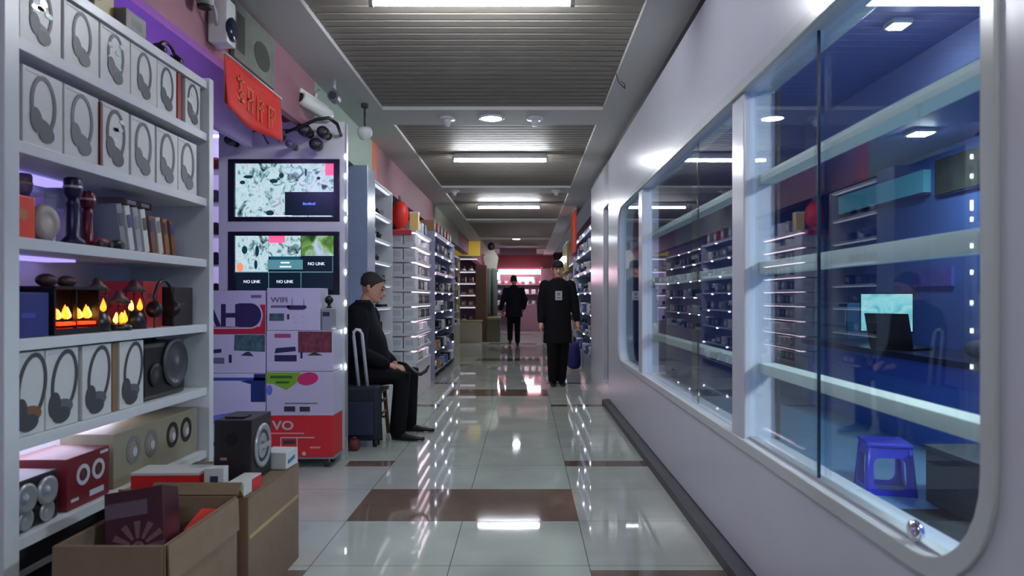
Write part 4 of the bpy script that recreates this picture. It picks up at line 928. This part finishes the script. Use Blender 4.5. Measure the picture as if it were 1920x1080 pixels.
# yellow-signed stall that narrows the corridor
t = thing('yellow_sign', 'yellow sign board over the lit shelf at the far left', 'sign', (-1.62,19.0,2.3)); part('board', bar((-.38,-.03,.02), (.38,.03,.42), bev=.004), m('sign_yellow', (206,176,70), .5, emit=(200,170,60), es=.25), t); part('lower_edge', bar((-.38,-.035,0), (.38,.03,.018)), TANG, t)
t = unit('stall_shelf', 'short lit shelf under the yellow sign at the far left', -1.30, -2.0, 19.05, 19.5, [.55,.95,1.28,1.60,1.92,2.28], mt=m('beige_laminate'), ends=(0,0), base=True)
for z in (.95,1.28,1.60,1.92,2.28): wpart('led_strip', bar((-1.98,19.03,z-.06), (-1.32,19.045,z-.035)), LEDS, t)
for z in (.55,.95,1.28,1.60,1.92):
    for x in (-1.9,-1.7,-1.5): goods(rnd.choice(['black_carton','tan_carton','dome_camera']), (x,19.12,z+.001), -PI/2, 'on the short lit shelf under the yellow sign', 1.4)
t = thing('brown_cabinet', 'narrow reddish brown cabinet beside the lit shelf at the far left', 'cabinet', (-1.2,18.7,0)); part('body', bar((-.14,-.1,.0), (.16,.25,2.05), bev=.01), m('red_brown_wood', (120,66,54), .5, noise=.12), t); part('door', bar((-.12,-.112,.1), (.14,-.1005,1.95)), WOOD, t)
t = thing('garment', 'white shirt with dark trousers displayed beside the brown cabinet', 'clothing', (-.95,19.3,0)); b = B(); loft(b, [[(-.15,-.04,1.95),(.15,-.04,1.95),(.15,.05,1.95),(-.15,.05,1.95)],[(-.22,-.06,2.3),(.2,-.06,2.3),(.2,.06,2.3),(-.22,.06,2.3)],[(-.08,-.04,2.5),(.08,-.04,2.5),(.08,.04,2.5),(-.08,.04,2.5)]], smooth=False); part('shirt', b, m('ivory_cloth', (160,154,142), .8), t)
b = B(); 
for s in (-1, 1): limb(b, [(s*.06,0,1.9),(s*.09,0,1.3),(s*.09,0,.75)], [.11,.09,.08], 10)
part('trousers', b, m('grey_green_cloth', (74,82,76), .85), t); b = B(); cyl(b, (0,0,0), (0,0,2.6), .02, 8); lathe(b, [(0,0),(.2,0),(.18,.03),(0,.03)], n=14); part('stand', b, GREYD, t); b = B(); ball(b, (0,0,2.6), .10, sc=(1,1,1.2)); part('mannequin_head', b, HAIR, t)
t = thing('beige_counter', 'low beige counter in front of the brown cabinet at the far left', 'counter', (-1.5,18.2,0)); part('body', bar((-.4,-.15,0), (.35,.2,.55), bev=.01), m('beige_laminate'), t); part('top', bar((-.42,-.17,.55), (.37,.22,.585), bev=.005), m('olive_top', (150,140,100), .4), t)
t = thing('crate_pile', 'dim olive crate standing under the displayed clothes', 'crate', (-.85,18.6,0)); part('crate', bar((-.16,-.15,0), (.18,.2,.6), bev=.01), m('olive_crate', (92,92,72), .6, noise=.2), t); part('lid', bar((-.17,-.16,.6), (.19,.21,.66), bev=.01), m('olive_top'), t)
# pink lit shop at the end
PNK = m('rose_laminate', (136,108,118), .4)
t = thing('pink_shop_front', 'pink lit shop counter and shelves closing the far end of the corridor', 'shop', (-.15,25.2,0))
part('sign_board', bar((-1.25,-.05,2.25), (1.15,.05,2.72)), m('crimson_sign', (110,46,56), .5, emit=(120,34,48), es=.06), t)
part('light_box', bar((-.82,-.12,2.04), (.72,.0,2.20)), LEDP, t); part('light_box', bar((-.35,-.32,1.78), (.45,-.2,1.92)), LEDP, t); part('light_box', bar((-.95,-.1,1.85), (-.78,0,2.1)), LEDP, t)
part('back_wall', bar((-1.3,.6,0), (1.2,.65,2.7)), PNK, t); part('counter', bar((-.3,-.45,0), (.75,-.15,.95), bev=.02), m('dusty_rose_laminate', (150,104,120), .4), t)
for z in (.5,.9,1.3,1.65): part('shelf_board', bar((-1.2,.2,z), (1.1,.6,z+.03)), PNK, t)
part('post', bar((.70,-.2,0), (.78,-.05,2.3)), LEDP if False else m('pink_post', (226,170,190), .4), t); part('post', bar((-1.3,-.2,0), (-1.0,-.05,2.3)), m('plum_post', (60,30,44), .5), t)
for z in (.5,.9,1.3,1.65):
    for k in range(9): goods(rnd.choice(['red_carton','white_carton','grey_carton','blue_carton']), (-1.2+.25*k,25.5,z+.031), -PI/2, 'on the pink shop shelves at the far end', 1.6)
t = thing('hanging_banner', 'grey banner cloth hanging below the far ceiling over the pink shop', 'banner', (-.2,21.5,2.50)); part('cloth', bar((-.6,-.01,.0), (.55,.01,.22)), m('dusty_pink_cloth', (170,120,140), .7), t); part('rod', bar((-.65,-.012,.22), (.6,.012,.249)), SILVER, t)
# right-hand stalls beyond the end of the window wall
zs = [.30,.62,.94,1.26,1.58,1.90,2.20]
unit('right_showcase', 'pale showcase of cameras on the right, behind the man in the black coat', .92, 1.35, 9.75, 13.2, zs, mt=m('pale_blue_laminate', (160,172,190), .3), sparkles=True, led=m('faint_led_glow'), base=True)
for z in zs[:-1]:
    y = 9.85
    while y < 13.1: goods(rnd.choice(['dome_camera','black_dome_camera','white_carton','blue_carton','bullet_camera','router']), (1.0, y, z+.001), PI, 'in the pale showcase behind the man in the black coat', 1.3); y += .27
unit('far_showcase', 'dim showcase farther along the right side', .95, 1.4, 13.8, 18.5, [.5,.85,1.2,1.55,1.9], mt=m('beige_laminate'), led=LEDS)
for z in (.5,.85,1.2,1.55):
    y = 13.95
    while y < 18.4: goods(rnd.choice(['grey_carton','white_carton','black_carton','dome_camera']), (1.05, y, z+.001), PI, 'in the dim showcase farther along the right side', 1.5); y += .4
t = thing('orange_banner', 'orange red vertical banner hanging high on the right side', 'banner', (.885,12.7,1.95)); part('cloth', bar((-.012,-.55,.02), (.012,.55,.76)), m('orange_cloth', (206,70,48), .7), t); part('rod', bar((-.014,-.6,.76), (.014,.6,.80)), SILVER, t)
t = thing('yellow_banner', 'olive yellow panel beyond the orange banner on the right', 'banner', (.929,16.0,1.75)); part('panel', bar((-.02,-.9,0), (.02,.9,.62)), m('olive_yellow', (176,164,60), .6), t)
for y in (-.5, .4): b = B(); ball(b, (-.06,y,.28), .07); part('lamp', b, LEDW, t)
part('rod', bar((-.02,-.9,.62), (.02,.9,.66)), SILVER, t)
struct('wall_right', bar((1.42,9.6,0), (1.5,27,2.95)), m('dim_rose_paint', (150,120,130), .7))
t = thing('blue_bag', 'navy blue bag standing on the floor at the foot of the right showcase', 'bag', (.79,11.2,0))
b = B(); loft(b, [[(-.12,-.16,0),(.12,-.16,0),(.12,.18,0),(-.12,.18,0)],[(-.14,-.19,.15),(.12,-.19,.15),(.12,.2,.15),(-.14,.2,.15)],[(-.10,-.15,.42),(.10,-.15,.42),(.10,.16,.42),(-.10,.16,.42)],[(-.03,-.1,.47),(.04,-.1,.47),(.04,.1,.47),(-.03,.1,.47)]]); part('body', b, m('navy_cloth', (36,38,104), .7, noise=.1), t, sub=2)
b = B(); tube(b, [(0,-.07,.45),(0,-.05,.54),(0,.05,.54),(0,.07,.45)], .012, 6); part('handle', b, BLACKP, t)

# ------------------------------------------------------------------ display boards in the window and the shop behind the glass
RAIL = m('pale_green_board', (230,240,230), .4, noise=.02)
for (y0, y1, pl) in ((1.40,2.895,'nearest window'), (3.075,5.425,'second window')):
    for z, h, nm in ((1.63,.035,'upper'), (1.252,.05,'middle'), (.840,.042,'lower')):
        t = thing('display_board', '%s pale green display board across the %s' % (nm, pl), 'shelf', (XW+.10,(y0+y1)/2,z)); wpart('board', bar((XW+.062,y0+.001,z), (XW+.137,y1-.001,z+h), bev=.002), RAIL, t)
        b = B(); box(b, (XW+.138,y0+.03,z+.006), (XW+.142,y1-.03,z+h-.006)); wpart('rear_rail', b, SILVER, t)
t = thing('shop_desk', 'long blue reception desk inside the shop', 'desk', (3.3,6.0,0))
wpart('front_panel', bar((3.10,4.3,.004), (3.14,7.6,.66)), BLUED, t); wpart('top', bar((3.04,4.25,.66), (3.75,7.65,.71), bev=.006), m('dark_blue_top', (24,30,66), .3), t)
wpart('side_panel', bar((3.14,4.3,.004), (3.70,4.34,.66)), BLUED, t); wpart('side_panel', bar((3.14,7.56,.004), (3.70,7.6,.66)), BLUED, t); wpart('upper_band', bar((3.085,4.3,.50), (3.0995,7.6,.655)), m('mid_blue_panel', (66,96,190), .35), t)
t = thing('laptop', 'open dark laptop seen from behind on the blue desk', 'laptop', (3.28,6.05,.711), R(-62))
part('base', bar((-.20,-.14,0), (.20,.14,.018), bev=.003), BLACKP, t); M_ = Matrix.Translation((0,-.14,.02)) @ Matrix.Rotation(R(14), 4, 'X'); part('lid', box(B(), (-.20,-.008,0), (.20,.008,.30), 0, .003, M_), m('dark_wine_plastic', (34,20,30), .35), t)
t = thing('monitor', 'glowing cyan screen behind the laptop in the shop', 'monitor', (3.62,6.95,.711), R(-28))
part('foot', bar((-.12,-.08,0), (.12,.08,.015), bev=.004), BLACKP, t); part('neck', bar((-.03,-.01,.015), (.03,.02,.12)), BLACKP, t); part('bezel', bar((-.24,-.02,.10), (.24,.02,.50), bev=.004), BLACKP, t); part('screen', bar((-.228,-.024,.115), (.228,-.0205,.485)), screen_mat('cyan_screen', [(.3,(60,150,170)),(.45,(130,210,220)),(.6,(170,226,230)),(.7,(120,190,210))], 5, .9), t)
t = thing('teal_cabinet', 'teal cabinet with pale drawers behind the laptop', 'cabinet', (3.9,8.5,0)); part('body', bar((-.3,-.75,.004), (.3,.75,1.10), bev=.006), m('teal_laminate', (70,124,170), .35), t)
for q in range(4): part('drawer', bar((-.312,-.72,.22+.21*q), (-.3005,.72,.40+.21*q)), m('pale_teal', (120,160,196), .35), t)
t = thing('plastic_stool', 'blue plastic stool with an arched opening inside the shop', 'stool', (2.15,4.15,.004), R(-14))
BST = m('cobalt_plastic', (36,44,196), .4)
part('seat', bar((-.16,-.16,.30), (.16,.16,.325), bev=.01), BST, t); t.scale = (.78,.78,.92)
for kq in range(4):
    b = holed([(-.185,0),(.185,0),(.155,.30),(-.155,.30)], [rrect(-.112,.035,.112,.235,.05,6)], .016)
    Rm = Matrix.Rotation(PI/2*kq, 4, 'Z') @ Matrix.Translation((0,-.166,0)) @ Matrix.Rotation(R(-5.5), 4, 'X') @ Matrix(((1,0,0,0),(0,0,-1,0),(0,1,0,0),(0,0,0,1)))
    b.transform(Rm); part('leg_panel', b, BST, t)
def shop_lamp(x, y, a, es, label):
    t = thing('shop_lamp', label, 'ceiling light', (x,y,2.699)); part('housing', bar((-a-.02,-a-.02,-.03), (a+.02,a+.02,0), bev=.005), WHITE, t); part('diffuser', bar((-a,-a,-.038), (a,a,-.0305)), m('shop_lamp_glow_%d' % es, (240,246,255), .3, emit=(222,238,236), es=es), t)
shop_lamp(2.08, 3.87, .036, 90, 'small bright square ceiling lamp at the top of the nearest window')
shop_lamp(3.65, 6.4, .08, 120, 'white ceiling lamp deeper in the shop, below the upper display board')
shop_lamp(3.3, 1.2, .34, 80, 'added unseen lamp brightening the shop from beside the camera')  # lamp added out of view to lift the light inside the shop
t = thing('ceiling_beam', 'pale lavender beam under the shop ceiling', 'beam', (2.6,4.6,2.48)); part('beam', bar((-.10,-1.2,0), (.10,1.6,.219)), m('lavender_paint', (150,160,214), .5), t); part('bracket', bar((-.12,-1.32,.02), (.12,-1.2005,.2)), NAVY, t)
t = thing('light_box_sign', 'long cyan light box high on the blue shop wall', 'sign', (4.22,8.4,2.28)); part('box', bar((0,-1.05,0), (.079,.95,.24)), m('cyan_panel', (90,170,190), .4, emit=(84,170,196), es=.15), t); part('edge', bar((-.01,-1.05,-.03), (.079,.95,-.001)), NAVY, t)
t = thing('wall_picture', 'dark olive picture beside the cyan light box in the shop', 'picture', (4.25,6.65,2.22)); part('picture', bar((0,-.5,0), (.049,.55,.36)), m('olive_picture', (66,72,66), .5, noise=.4, nscale=8), t); part('frame', bar((.01,-.52,-.02), (.0495,.57,-.001)), NAVY, t)
t = thing('wall_poster', 'lilac poster on the blue shop wall at the right edge of the window', 'poster', (4.27,6.1,1.72)); part('sheet', bar((.0,-.4,0), (.029,.25,.28)), m('lilac_poster', (130,136,206), .5, noise=.15, nscale=10), t)
t = thing('wall_poster', 'violet poster on the blue shop wall above the laptop', 'poster', (4.27,7.3,1.28)); part('sheet', bar((.0,-.35,0), (.029,.35,.2)), m('violet_poster', (104,100,190), .5, noise=.2, nscale=10), t)
t = thing('floor_mat', 'dark grey sheet added to fill a dark area of the shop floor', 'mat', (2.3,2.9,.0045)); part('mat', bar((-1.1,-1.9,0), (1.25,.85,.008)), m('charcoal_sheet', (40,48,56), .7, noise=.1), t)  # flat dark sheet put in for a dark area of the floor
t = thing('dark_filler_box', 'low dark box added to fill the dark area right of the blue stool', 'box', (2.58,3.65,.0125)); part('body', bar((-.33,-.25,0), (.32,.25,.29), bev=.01), m('slate_plastic_box', (58,66,72), .6), t); part('lid', bar((-.34,-.26,.2901), (.33,.26,.32), bev=.006), m('slate_lid', (66,76,80), .6), t)  # dark box put in to fill the area beside the stool
# grey lump standing in for reflections at the right end of the desk
t = thing('reflection_lump', 'grey lump added for a reflection at the right end of the blue desk', 'cloth', (3.35,4.75,.711))
b = B(); ball(b, (0,0,.11), .15, sc=(1.0,1.5,.75)); ball(b, (-.02,.28,.07), .12, sc=(1,1.4,.6)); ball(b, (.05,-.1,.2), .09, sc=(1,1.4,1)); o = part('cloth', b, m('slate_lump_grey', (84,92,108), .8, noise=.15), t); md = o.modifiers.new('remesh', 'REMESH'); md.mode = 'VOXEL'; md.voxel_size = .02

# ------------------------------------------------------------------ people
def remesh(o, v=.008, sm=4):
    md = o.modifiers.new('remesh', 'REMESH'); md.mode = 'VOXEL'; md.voxel_size = v; md.use_smooth_shade = True
    if sm: s = o.modifiers.new('smooth', 'SMOOTH'); s.factor = .5; s.iterations = sm
    return o
def eloft(b, secs, n=18, mi=0, M=None):
    """stack of ellipses: (centre, rx, ry) in the horizontal plane (or transformed by M)"""
    rings = []
    for c, rx, ry in secs:
        r = [Vector(c)+Vector((rx*math.cos(2*PI*k/n), ry*math.sin(2*PI*k/n), 0)) for k in range(n)]
        rings.append([M @ p for p in r] if M else r)
    return loft(b, rings, mi)
HEADS = [((0,-.040,-.118),.022,.024),((0,-.034,-.108),.040,.044),((0,-.022,-.085),.056,.066),((0,-.010,-.05),.066,.082),((0,0,0),.073,.094),((0,.006,.045),.076,.098),((0,.008,.08),.066,.086),((0,.008,.105),.042,.056),((0,.008,.115),.018,.024)]
def head(b, M):
    eloft(b, HEADS, 18, 0, M)
    def T(p): return M @ Vector(p)
    tube(b, [T((0,-.088,.008)), T((0,-.104,-.012)), T((0,-.118,-.034)), T((0,-.096,-.044))], [.008,.011,.015,.012], 8)      # nose
    for s in (-1, 1):
        tube(b, [T((s*.072,.010,.012)), T((s*.084,.018,.004)), T((s*.082,.014,-.024)), T((s*.072,.006,-.034))], [.008,.015,.013,.007], 8)   # ears
        ball(b, T((s*.030,-.083,.020)), .014, n=8)                                                                       # brow
    tube(b, [T((-.022,-.088,-.066)), T((0,-.098,-.064)), T((.022,-.088,-.066))], [.006,.009,.006], 8)                      # lips
    tube(b, [T((-.024,-.084,-.098)), T((.024,-.084,-.098))], .014, 8)
def face_parts(root, M):
    def T(p): return M @ Vector(p)
    for s in (-1, 1):
        b = B(); ball(b, T((s*.030,-.0925,.004)), .009, n=8); wpart_l('eye', b, DARK, root)
        b = B(); tube(b, [T((s*.046,-.086,.026)), T((s*.03,-.094,.031)), T((s*.014,-.096,.027))], .004, 6); wpart_l('eyebrow', b, HAIR, root)
    b = B(); tube(b, [T((-.020,-.094,-.066)), T((0,-.105,-.066)), T((.020,-.094,-.066))], .004, 6); wpart_l('mouth', b, m('lips', (132,76,70), .5), root)
def wpart_l(name, b, mt, root): return part(name, b, mt, root, smooth=True)
def hair_cap(root, M, mt=HAIR, low=-.02, name='hair', puff=1.06):
    b = B(); n = 18; rings = []
    prof = [(.0,.0,.0)]
    for c, rx, ry in HEADS[3:]:
        ring = []
        for k in range(n):
            a = 2*PI*k/n; x, y = rx*puff*math.cos(a), ry*puff*math.sin(a)
            front = max(0, -math.sin(a)); z = c[2]
            zmin = low + .095*front**.7
            ring.append(M @ Vector((c[0]+x, c[1]+.004+y, max(z, zmin) + (.008 if z > .05 else 0))))
        rings.append(ring)
    loft(b, rings); o = part(name, b, mt, root, smooth=True)
    md = o.modifiers.new('thick', 'SOLIDIFY'); md.thickness = .006; md.offset = 0
    return o
def hand(b, wrist, d, n, side=1, curl=.5, s=1.0):
    """palm and five fingers; d = direction of the palm, n = palm normal (fingers curl towards it)"""
    wr = Vector(wrist); d = Vector(d).normalized(); n = Vector(n); n = (n-d*n.dot(d)).normalized(); u = d.cross(n)*side
    limb(b, [wr, wr+d*.03*s, wr+d*.075*s], [.024*s,.03*s,.03*s], 10)
    for off in (-.022, .0, .022): limb(b, [wr+d*.03*s+u*off*.6*s, wr+d*.08*s+u*off*s], [.016*s,.0145*s], 8)
    for i, (off, L) in enumerate(((.030,.068),(.010,.078),(-.010,.072),(-.029,.056))):
        p = wr+d*.085*s+u*off*s; pts = [p]; ang = 0
        for q in range(3):
            ang += curl*(.35+.35*q); dd = d*math.cos(ang)+n*math.sin(ang); p = p+dd*L*s*(.42,.33,.25)[q]; pts.append(p)
        limb(b, pts, [.0095*s,.009*s,.0082*s,.007*s], 8)
    p = wr+d*.025*s+u*.028*s
    limb(b, [p, p+(d*.5+u*.75+n*.25).normalized()*.035*s, p+(d*.5+u*.75+n*.25).normalized()*.035*s+(d*.9+u*.25+n*.4).normalized()*.03*s], [.014*s,.011*s,.008*s], 8)
def shoe(b, heel, d, L=.27, up=Vector((0,0,1))):
    h = Vector(heel); d = Vector(d).normalized(); sd = d.cross(up)
    secs = [(0,.030,.075),(.035,.036,.085),(.09,.038,.082),(.14,.043,.062),(.19,.046,.05),(.235,.040,.042),(.265,.020,.03)]
    rings = []
    for t_, wd, hg in secs:
        c = h+d*(t_*L/.27); r = []
        for k in range(12):
            a = 2*PI*k/12; x = wd*math.cos(a); z = hg*.5+hg*.5*math.sin(a)
            r.append(c+sd*x+up*max(z, 0))
        rings.append(r)
    return loft(b, rings)

# --- man in a black coat walking towards the camera
t = thing('person', 'man in a long black coat and dark cap walking towards the camera', 'person', (.43,9.2,0), R(3))
Mh = Matrix.Translation((.0,-.02,1.545)) @ Matrix.Rotation(R(8), 4, 'X') @ Matrix.Diagonal((.92,.92,.92,1))
b = B(); head(b, Mh)
limb(b, [(0,.0,1.45),(0,.01,1.36)], [.052,.06], 12)
eloft(b, [((0,0,.85),.13,.09),((0,0,1.05),.125,.09),((0,.0,1.25),.15,.095),((0,.01,1.36),.12,.07)])
AR = [[(-.17,.01,1.33),(-.215,.02,1.07),(-.225,-.04,.84)], [(.17,.01,1.33),(.23,.03,1.08),(.255,-.01,.86)]]
for s, a in zip((1,-1), AR):
    limb(b, a, [.05,.042,.03]); hand(b, a[2], (Vector(a[2])-Vector(a[1])).normalized()+Vector((0,-.1,-.2)), (s*.9,-.3,0), side=-s, curl=.55)
LG = [[(-.085,0,.86),(-.075,-.05,.48),(-.065,.02,.09)], [(.085,0,.86),(.075,.0,.48),(.055,.05,.10)]]
for a in LG: limb(b, a, [.07,.05,.035])
remesh(part('body', b, SKIN, t), .006, 2); face_parts(t, Mh)
b = B(); eloft(b, [((0,0,.56),.195,.135),((0,0,.70),.19,.13),((0,0,.92),.172,.122),((0,0,1.08),.165,.12),((0,0,1.24),.185,.12),((0,.0,1.33),.185,.105),((0,.01,1.385),.12,.085),((0,.01,1.415),.075,.07)], 24)
for a in AR: limb(b, [a[0], a[1], (Vector(a[1])*.1+Vector(a[2])*.9)], [.072,.064,.05])
remesh(part('coat', b, COAT, t), .009, 3)
b = B(); eloft(b, [((0,.008,1.395),.072,.068),((0,.004,1.43),.066,.066)], 16); part('collar', b, m('dark_red_scarf', (74,24,34), .8), t)
b = B(); 
for a in LG: limb(b, [a[0],a[1],(Vector(a[2])+Vector((0,0,-.02)))], [.095,.075,.062])
remesh(part('trousers', b, TROU, t), .009, 3)
for a in LG: b = B(); shoe(b, (a[2][0], a[2][1]+.06, .001), (a[2][0]*.6,-1,0)); part('shoe', b, SHOE, t, smooth=True, sub=1)
b = B(); box(b, (-.045,-.133,1.13), (.045,-.122,1.25), bev=.003); part('chest_patch', b, m('pale_badge', (168,170,170), .6), t)
b = B(); box(b, (-.028,-.1345,1.15), (.028,-.133,1.17)); box(b, (-.02,-.1345,1.19), (.02,-.133,1.23)); part('badge_print', b, m('grey_ink'), t)
b = B(); eloft(b, [((0,.004,.030),.080,.102),((0,.006,.06),.083,.106),((0,.008,.095),.075,.096),((0,.008,.118),.045,.06),((0,.008,.124),.01,.015)], 18, 0, Mh); part('cap', b, m('black_cap', (28,24,28), .8), t, smooth=True)
b = B(); loft(b, [[Mh @ Vector((.07*math.cos(a)*s_, -.07-.045*math.sin(a)*s_-.0, .032-.006*math.sin(a))) for a in [PI*k/10 for k in range(11)]] + [Mh @ Vector((0,-.06,.036))] for s_ in (.98,1.0)], cap=True); part('cap_brim', b, m('black_cap'), t)
hair_cap(t, Mh, HAIR, -.03)

# --- man in dark clothes walking away
t = thing('person', 'hunched man in dark clothes walking away down the middle of the corridor', 'person', (-.28,17.0,0), R(183))
Mh = Matrix.Translation((.0,-.10,1.60)) @ Matrix.Rotation(R(24), 4, 'X')
b = B(); head(b, Mh); limb(b, [(0,-.06,1.50),(0,-.01,1.40)], [.054,.062], 12)
eloft(b, [((0,0,.88),.14,.095),((0,0,1.1),.14,.1),((0,-.0,1.28),.17,.1),((0,-.02,1.42),.12,.075)])
AR = [[(-.19,0,1.36),(-.28,.04,1.12),(-.24,-.06,.90)], [(.19,0,1.36),(.27,.05,1.10),(.33,-.02,.88)]]
for s, a in zip((1,-1), AR):
    limb(b, a, [.05,.042,.03]); hand(b, a[2], (Vector(a[2])-Vector(a[1])).normalized(), (s*.9,-.3,0), side=-s, curl=.7)
LG = [[(-.08,0,.9),(-.085,-.06,.50),(-.09,-.03,.09)], [(.08,0,.9),(.09,-.02,.5),(.10,.14,.16)]]
for a in LG: limb(b, a, [.075,.052,.036])
remesh(part('body', b, SKIN, t), .007, 2); face_parts(t, Mh)
b = B(); eloft(b, [((0,0,.70),.215,.15),((0,.01,.9),.20,.14),((0,.01,1.1),.195,.14),((0,.01,1.28),.21,.14),((0,0,1.39),.19,.115),((0,-.02,1.46),.10,.085),((0,-.03,1.485),.075,.07)], 24)
for a in AR: limb(b, [a[0], a[1], (Vector(a[1])*.1+Vector(a[2])*.9)], [.082,.07,.055])
remesh(part('jacket', b, COAT2, t), .01, 3)
b = B()
for a in LG: limb(b, [a[0],a[1],Vector(a[2])+Vector((0,0,.01))], [.10,.078,.062])
remesh(part('trousers', b, TROU, t), .01, 3)
b = B(); shoe(b, (-.09,.03,.001), (0,-1,0)); part('shoe', b, SHOE, t, smooth=True, sub=1)
b = B(); shoe(b, (.10,.22,.10), (0,-.9,-.34), up=Vector((0,-.34,.9)).normalized()); part('shoe', b, SHOE, t, smooth=True, sub=1)
hair_cap(t, Mh, HAIR, -.075)

# --- man seated in profile
px, py = -1.32, 5.78
t = thing('person', 'man in a dark jacket sitting in profile on a stool, facing the corridor', 'person', (px,py,0), R(90))
# local frame: he faces -Y (turned to +X in the room); local x = room y
OX = -.07
def Lc(X, Y, Z): return Vector((Y-py, -(X+OX-px), Z))
Mh = Matrix.Translation(Lc(-1.205,py,1.245)) @ Matrix.Rotation(R(16), 4, 'X')
b = B(); head(b, Mh); limb(b, [Lc(-1.235,py,1.17), Lc(-1.275,py,1.07)], [.058,.066], 12)
def sec(X, Z, rx, ry): return ((0, -(X+OX-px), Z), rx, ry)
eloft(b, [sec(-1.30,.50,.15,.13), sec(-1.30,.66,.14,.11), sec(-1.30,.84,.155,.11), sec(-1.30,.98,.16,.10), sec(-1.29,1.06,.11,.07)])
sh_ = .20
AR = [[Lc(-1.28,py-sh_,1.0), Lc(-1.27,py-.25,.72), Lc(-1.07,py-.12,.605)], [Lc(-1.28,py+sh_,1.0), Lc(-1.25,py+.25,.72), Lc(-1.06,py+.10,.605)]]
for i, a in enumerate(AR):
    limb(b, a, [.05,.042,.03]); hand(b, a[2], Vector(Lc(-.97,py+(.02 if i else -.05),.575))-Vector(a[2]), (0,0,-1), side=(1 if i else -1), curl=.45)
LG = [[Lc(-1.24,py-.11,.52), Lc(-.93,py-.15,.505), Lc(-.965,py-.16,.10)], [Lc(-1.24,py+.11,.52), Lc(-.91,py+.17,.505), Lc(-.935,py+.20,.10)]]
for a in LG: limb(b, a, [.085,.058,.038])
remesh(part('body', b, SKIN, t), .006, 2); face_parts(t, Mh)
b = B(); eloft(b, [sec(-1.285,.44,.21,.19), sec(-1.28,.52,.22,.205), sec(-1.275,.66,.215,.215), sec(-1.295,.82,.22,.20), sec(-1.315,.94,.235,.165), sec(-1.31,1.03,.20,.13), sec(-1.295,1.09,.12,.10), sec(-1.275,1.125,.08,.078)], 24)
for a in AR: limb(b, [a[0], a[1], (Vector(a[1])*.08+Vector(a[2])*.92)], [.098,.082,.058])
remesh(part('jacket', b, m('seated_jacket', (16,15,22), .85, spec=.2, noise=.12, nscale=40), t), .009, 3)
b = B(); eloft(b, [sec(-1.280,1.09,.092,.085), sec(-1.27,1.14,.076,.075)], 16); part('collar', b, m('collar_black', (16,14,18), .8), t)
b = B()
for a in LG: limb(b, [a[0]+Vector((0,.03,0)), a[1], Vector(a[2])+Vector((0,0,-.02))], [.105,.085,.068])
remesh(part('trousers', b, TROU, t), .009, 3)
for i, a in enumerate(LG): b = B(); shoe(b, (a[2].x, a[2].y+.055, .001), (.05*(1 if i else -1),-1,0), .285); part('shoe', b, SHOE, t, smooth=True, sub=1)
hair_cap(t, Mh, m('cropped_hair', (44,40,40), .7, noise=.2, nscale=60), -.01, puff=1.03)
# stool he sits on
t = thing('wooden_stool', 'brown wooden stool under the seated man', 'stool', (-1.33,5.80,0))
part('seat', bar((-.17,-.16,.375), (.16,.16,.405), bev=.008), WOOD, t)
for x in (-.15,.14):
    for y in (-.14,.14): b = B(); tube(b, [(x*1.1,y*1.1,0),(x*.9,y*.9,.375)], .017, 8); part('leg', b, WOOD, t)
for x0, y0, x1, y1, z in ((-.16,-.15,.15,-.15,.14),(-.16,.15,.15,.15,.14),(-.155,-.15,-.155,.15,.20),(.145,-.15,.145,.15,.20),(.14,-.145,.14,.145,.30)): b = B(); cyl(b, (x0*.97,y0*.97,z), (x1*.97,y1*.97,z), .012, 8); part('rung', b, WOOD, t)
# trolley suitcase with chrome handle
t = thing('trolley_suitcase', 'dark navy suitcase with a tall chrome handle in front of the seated man', 'suitcase', (-1.285,5.42,0))
part('shell', bar((-.14,-.10,.055), (.15,.085,.47), bev=.022), m('navy_fabric', (22,26,44), .7, noise=.15, nscale=40), t)
part('pocket', bar((-.11,-.118,.10), (.12,-.1005,.36), bev=.01), m('navy_pocket', (30,36,62), .7, noise=.1), t)
b = B(); tube(b, [(-.012,-.02,.47),(-.052,-.02,.85),(-.050,-.02,.89),(-.032,-.02,.91),(-.005,-.02,.905),(.012,-.02,.875),(.055,-.02,.47)], .0135, 10); part('handle', b, m('bright_alloy', (206,208,214), .35, metal=.2), t, smooth=True)
for x in (-.11,.12):
    b = B(); cyl(b, (x-.014,-.04,.032), (x+.014,-.04,.032), .032, 14); part('wheel', b, BLACKP, t)
    part('foot', bar((x-.012,.04,.0), (x+.012,.065,.056)), BLACKP, t)
t = thing('red_pot', 'small dark reddish round pot at the foot of the navy suitcase', 'pot', (-1.295,5.25,0)); b = B(); lathe(b, [(0,.0),(.03,.0),(.045,.03),(.045,.06),(.03,.085),(0,.088)], n=16); part('body', b, m('brick_red_clay', (104,40,36), .5), t, smooth=True); b = B(); lathe(b, [(.0,.088),(.02,.09),(.012,.105),(0,.106)], n=10); part('knob', b, MAROON, t)
cb_ = B(); tube(cb_, [(-1.02,5.55,.64),(-.95,5.53,.625),(-.88,5.49,.57),(-.83,5.49,.55),(-.79,5.50,.575),(-.765,5.51,.62)], [.012,.014,.015,.015,.014,.008], 8)
tag(obj('umbrella_handle', cb_, BLACKP, smooth=True), 'curved black umbrella handle held over the seated man\'s knee', 'umbrella handle')
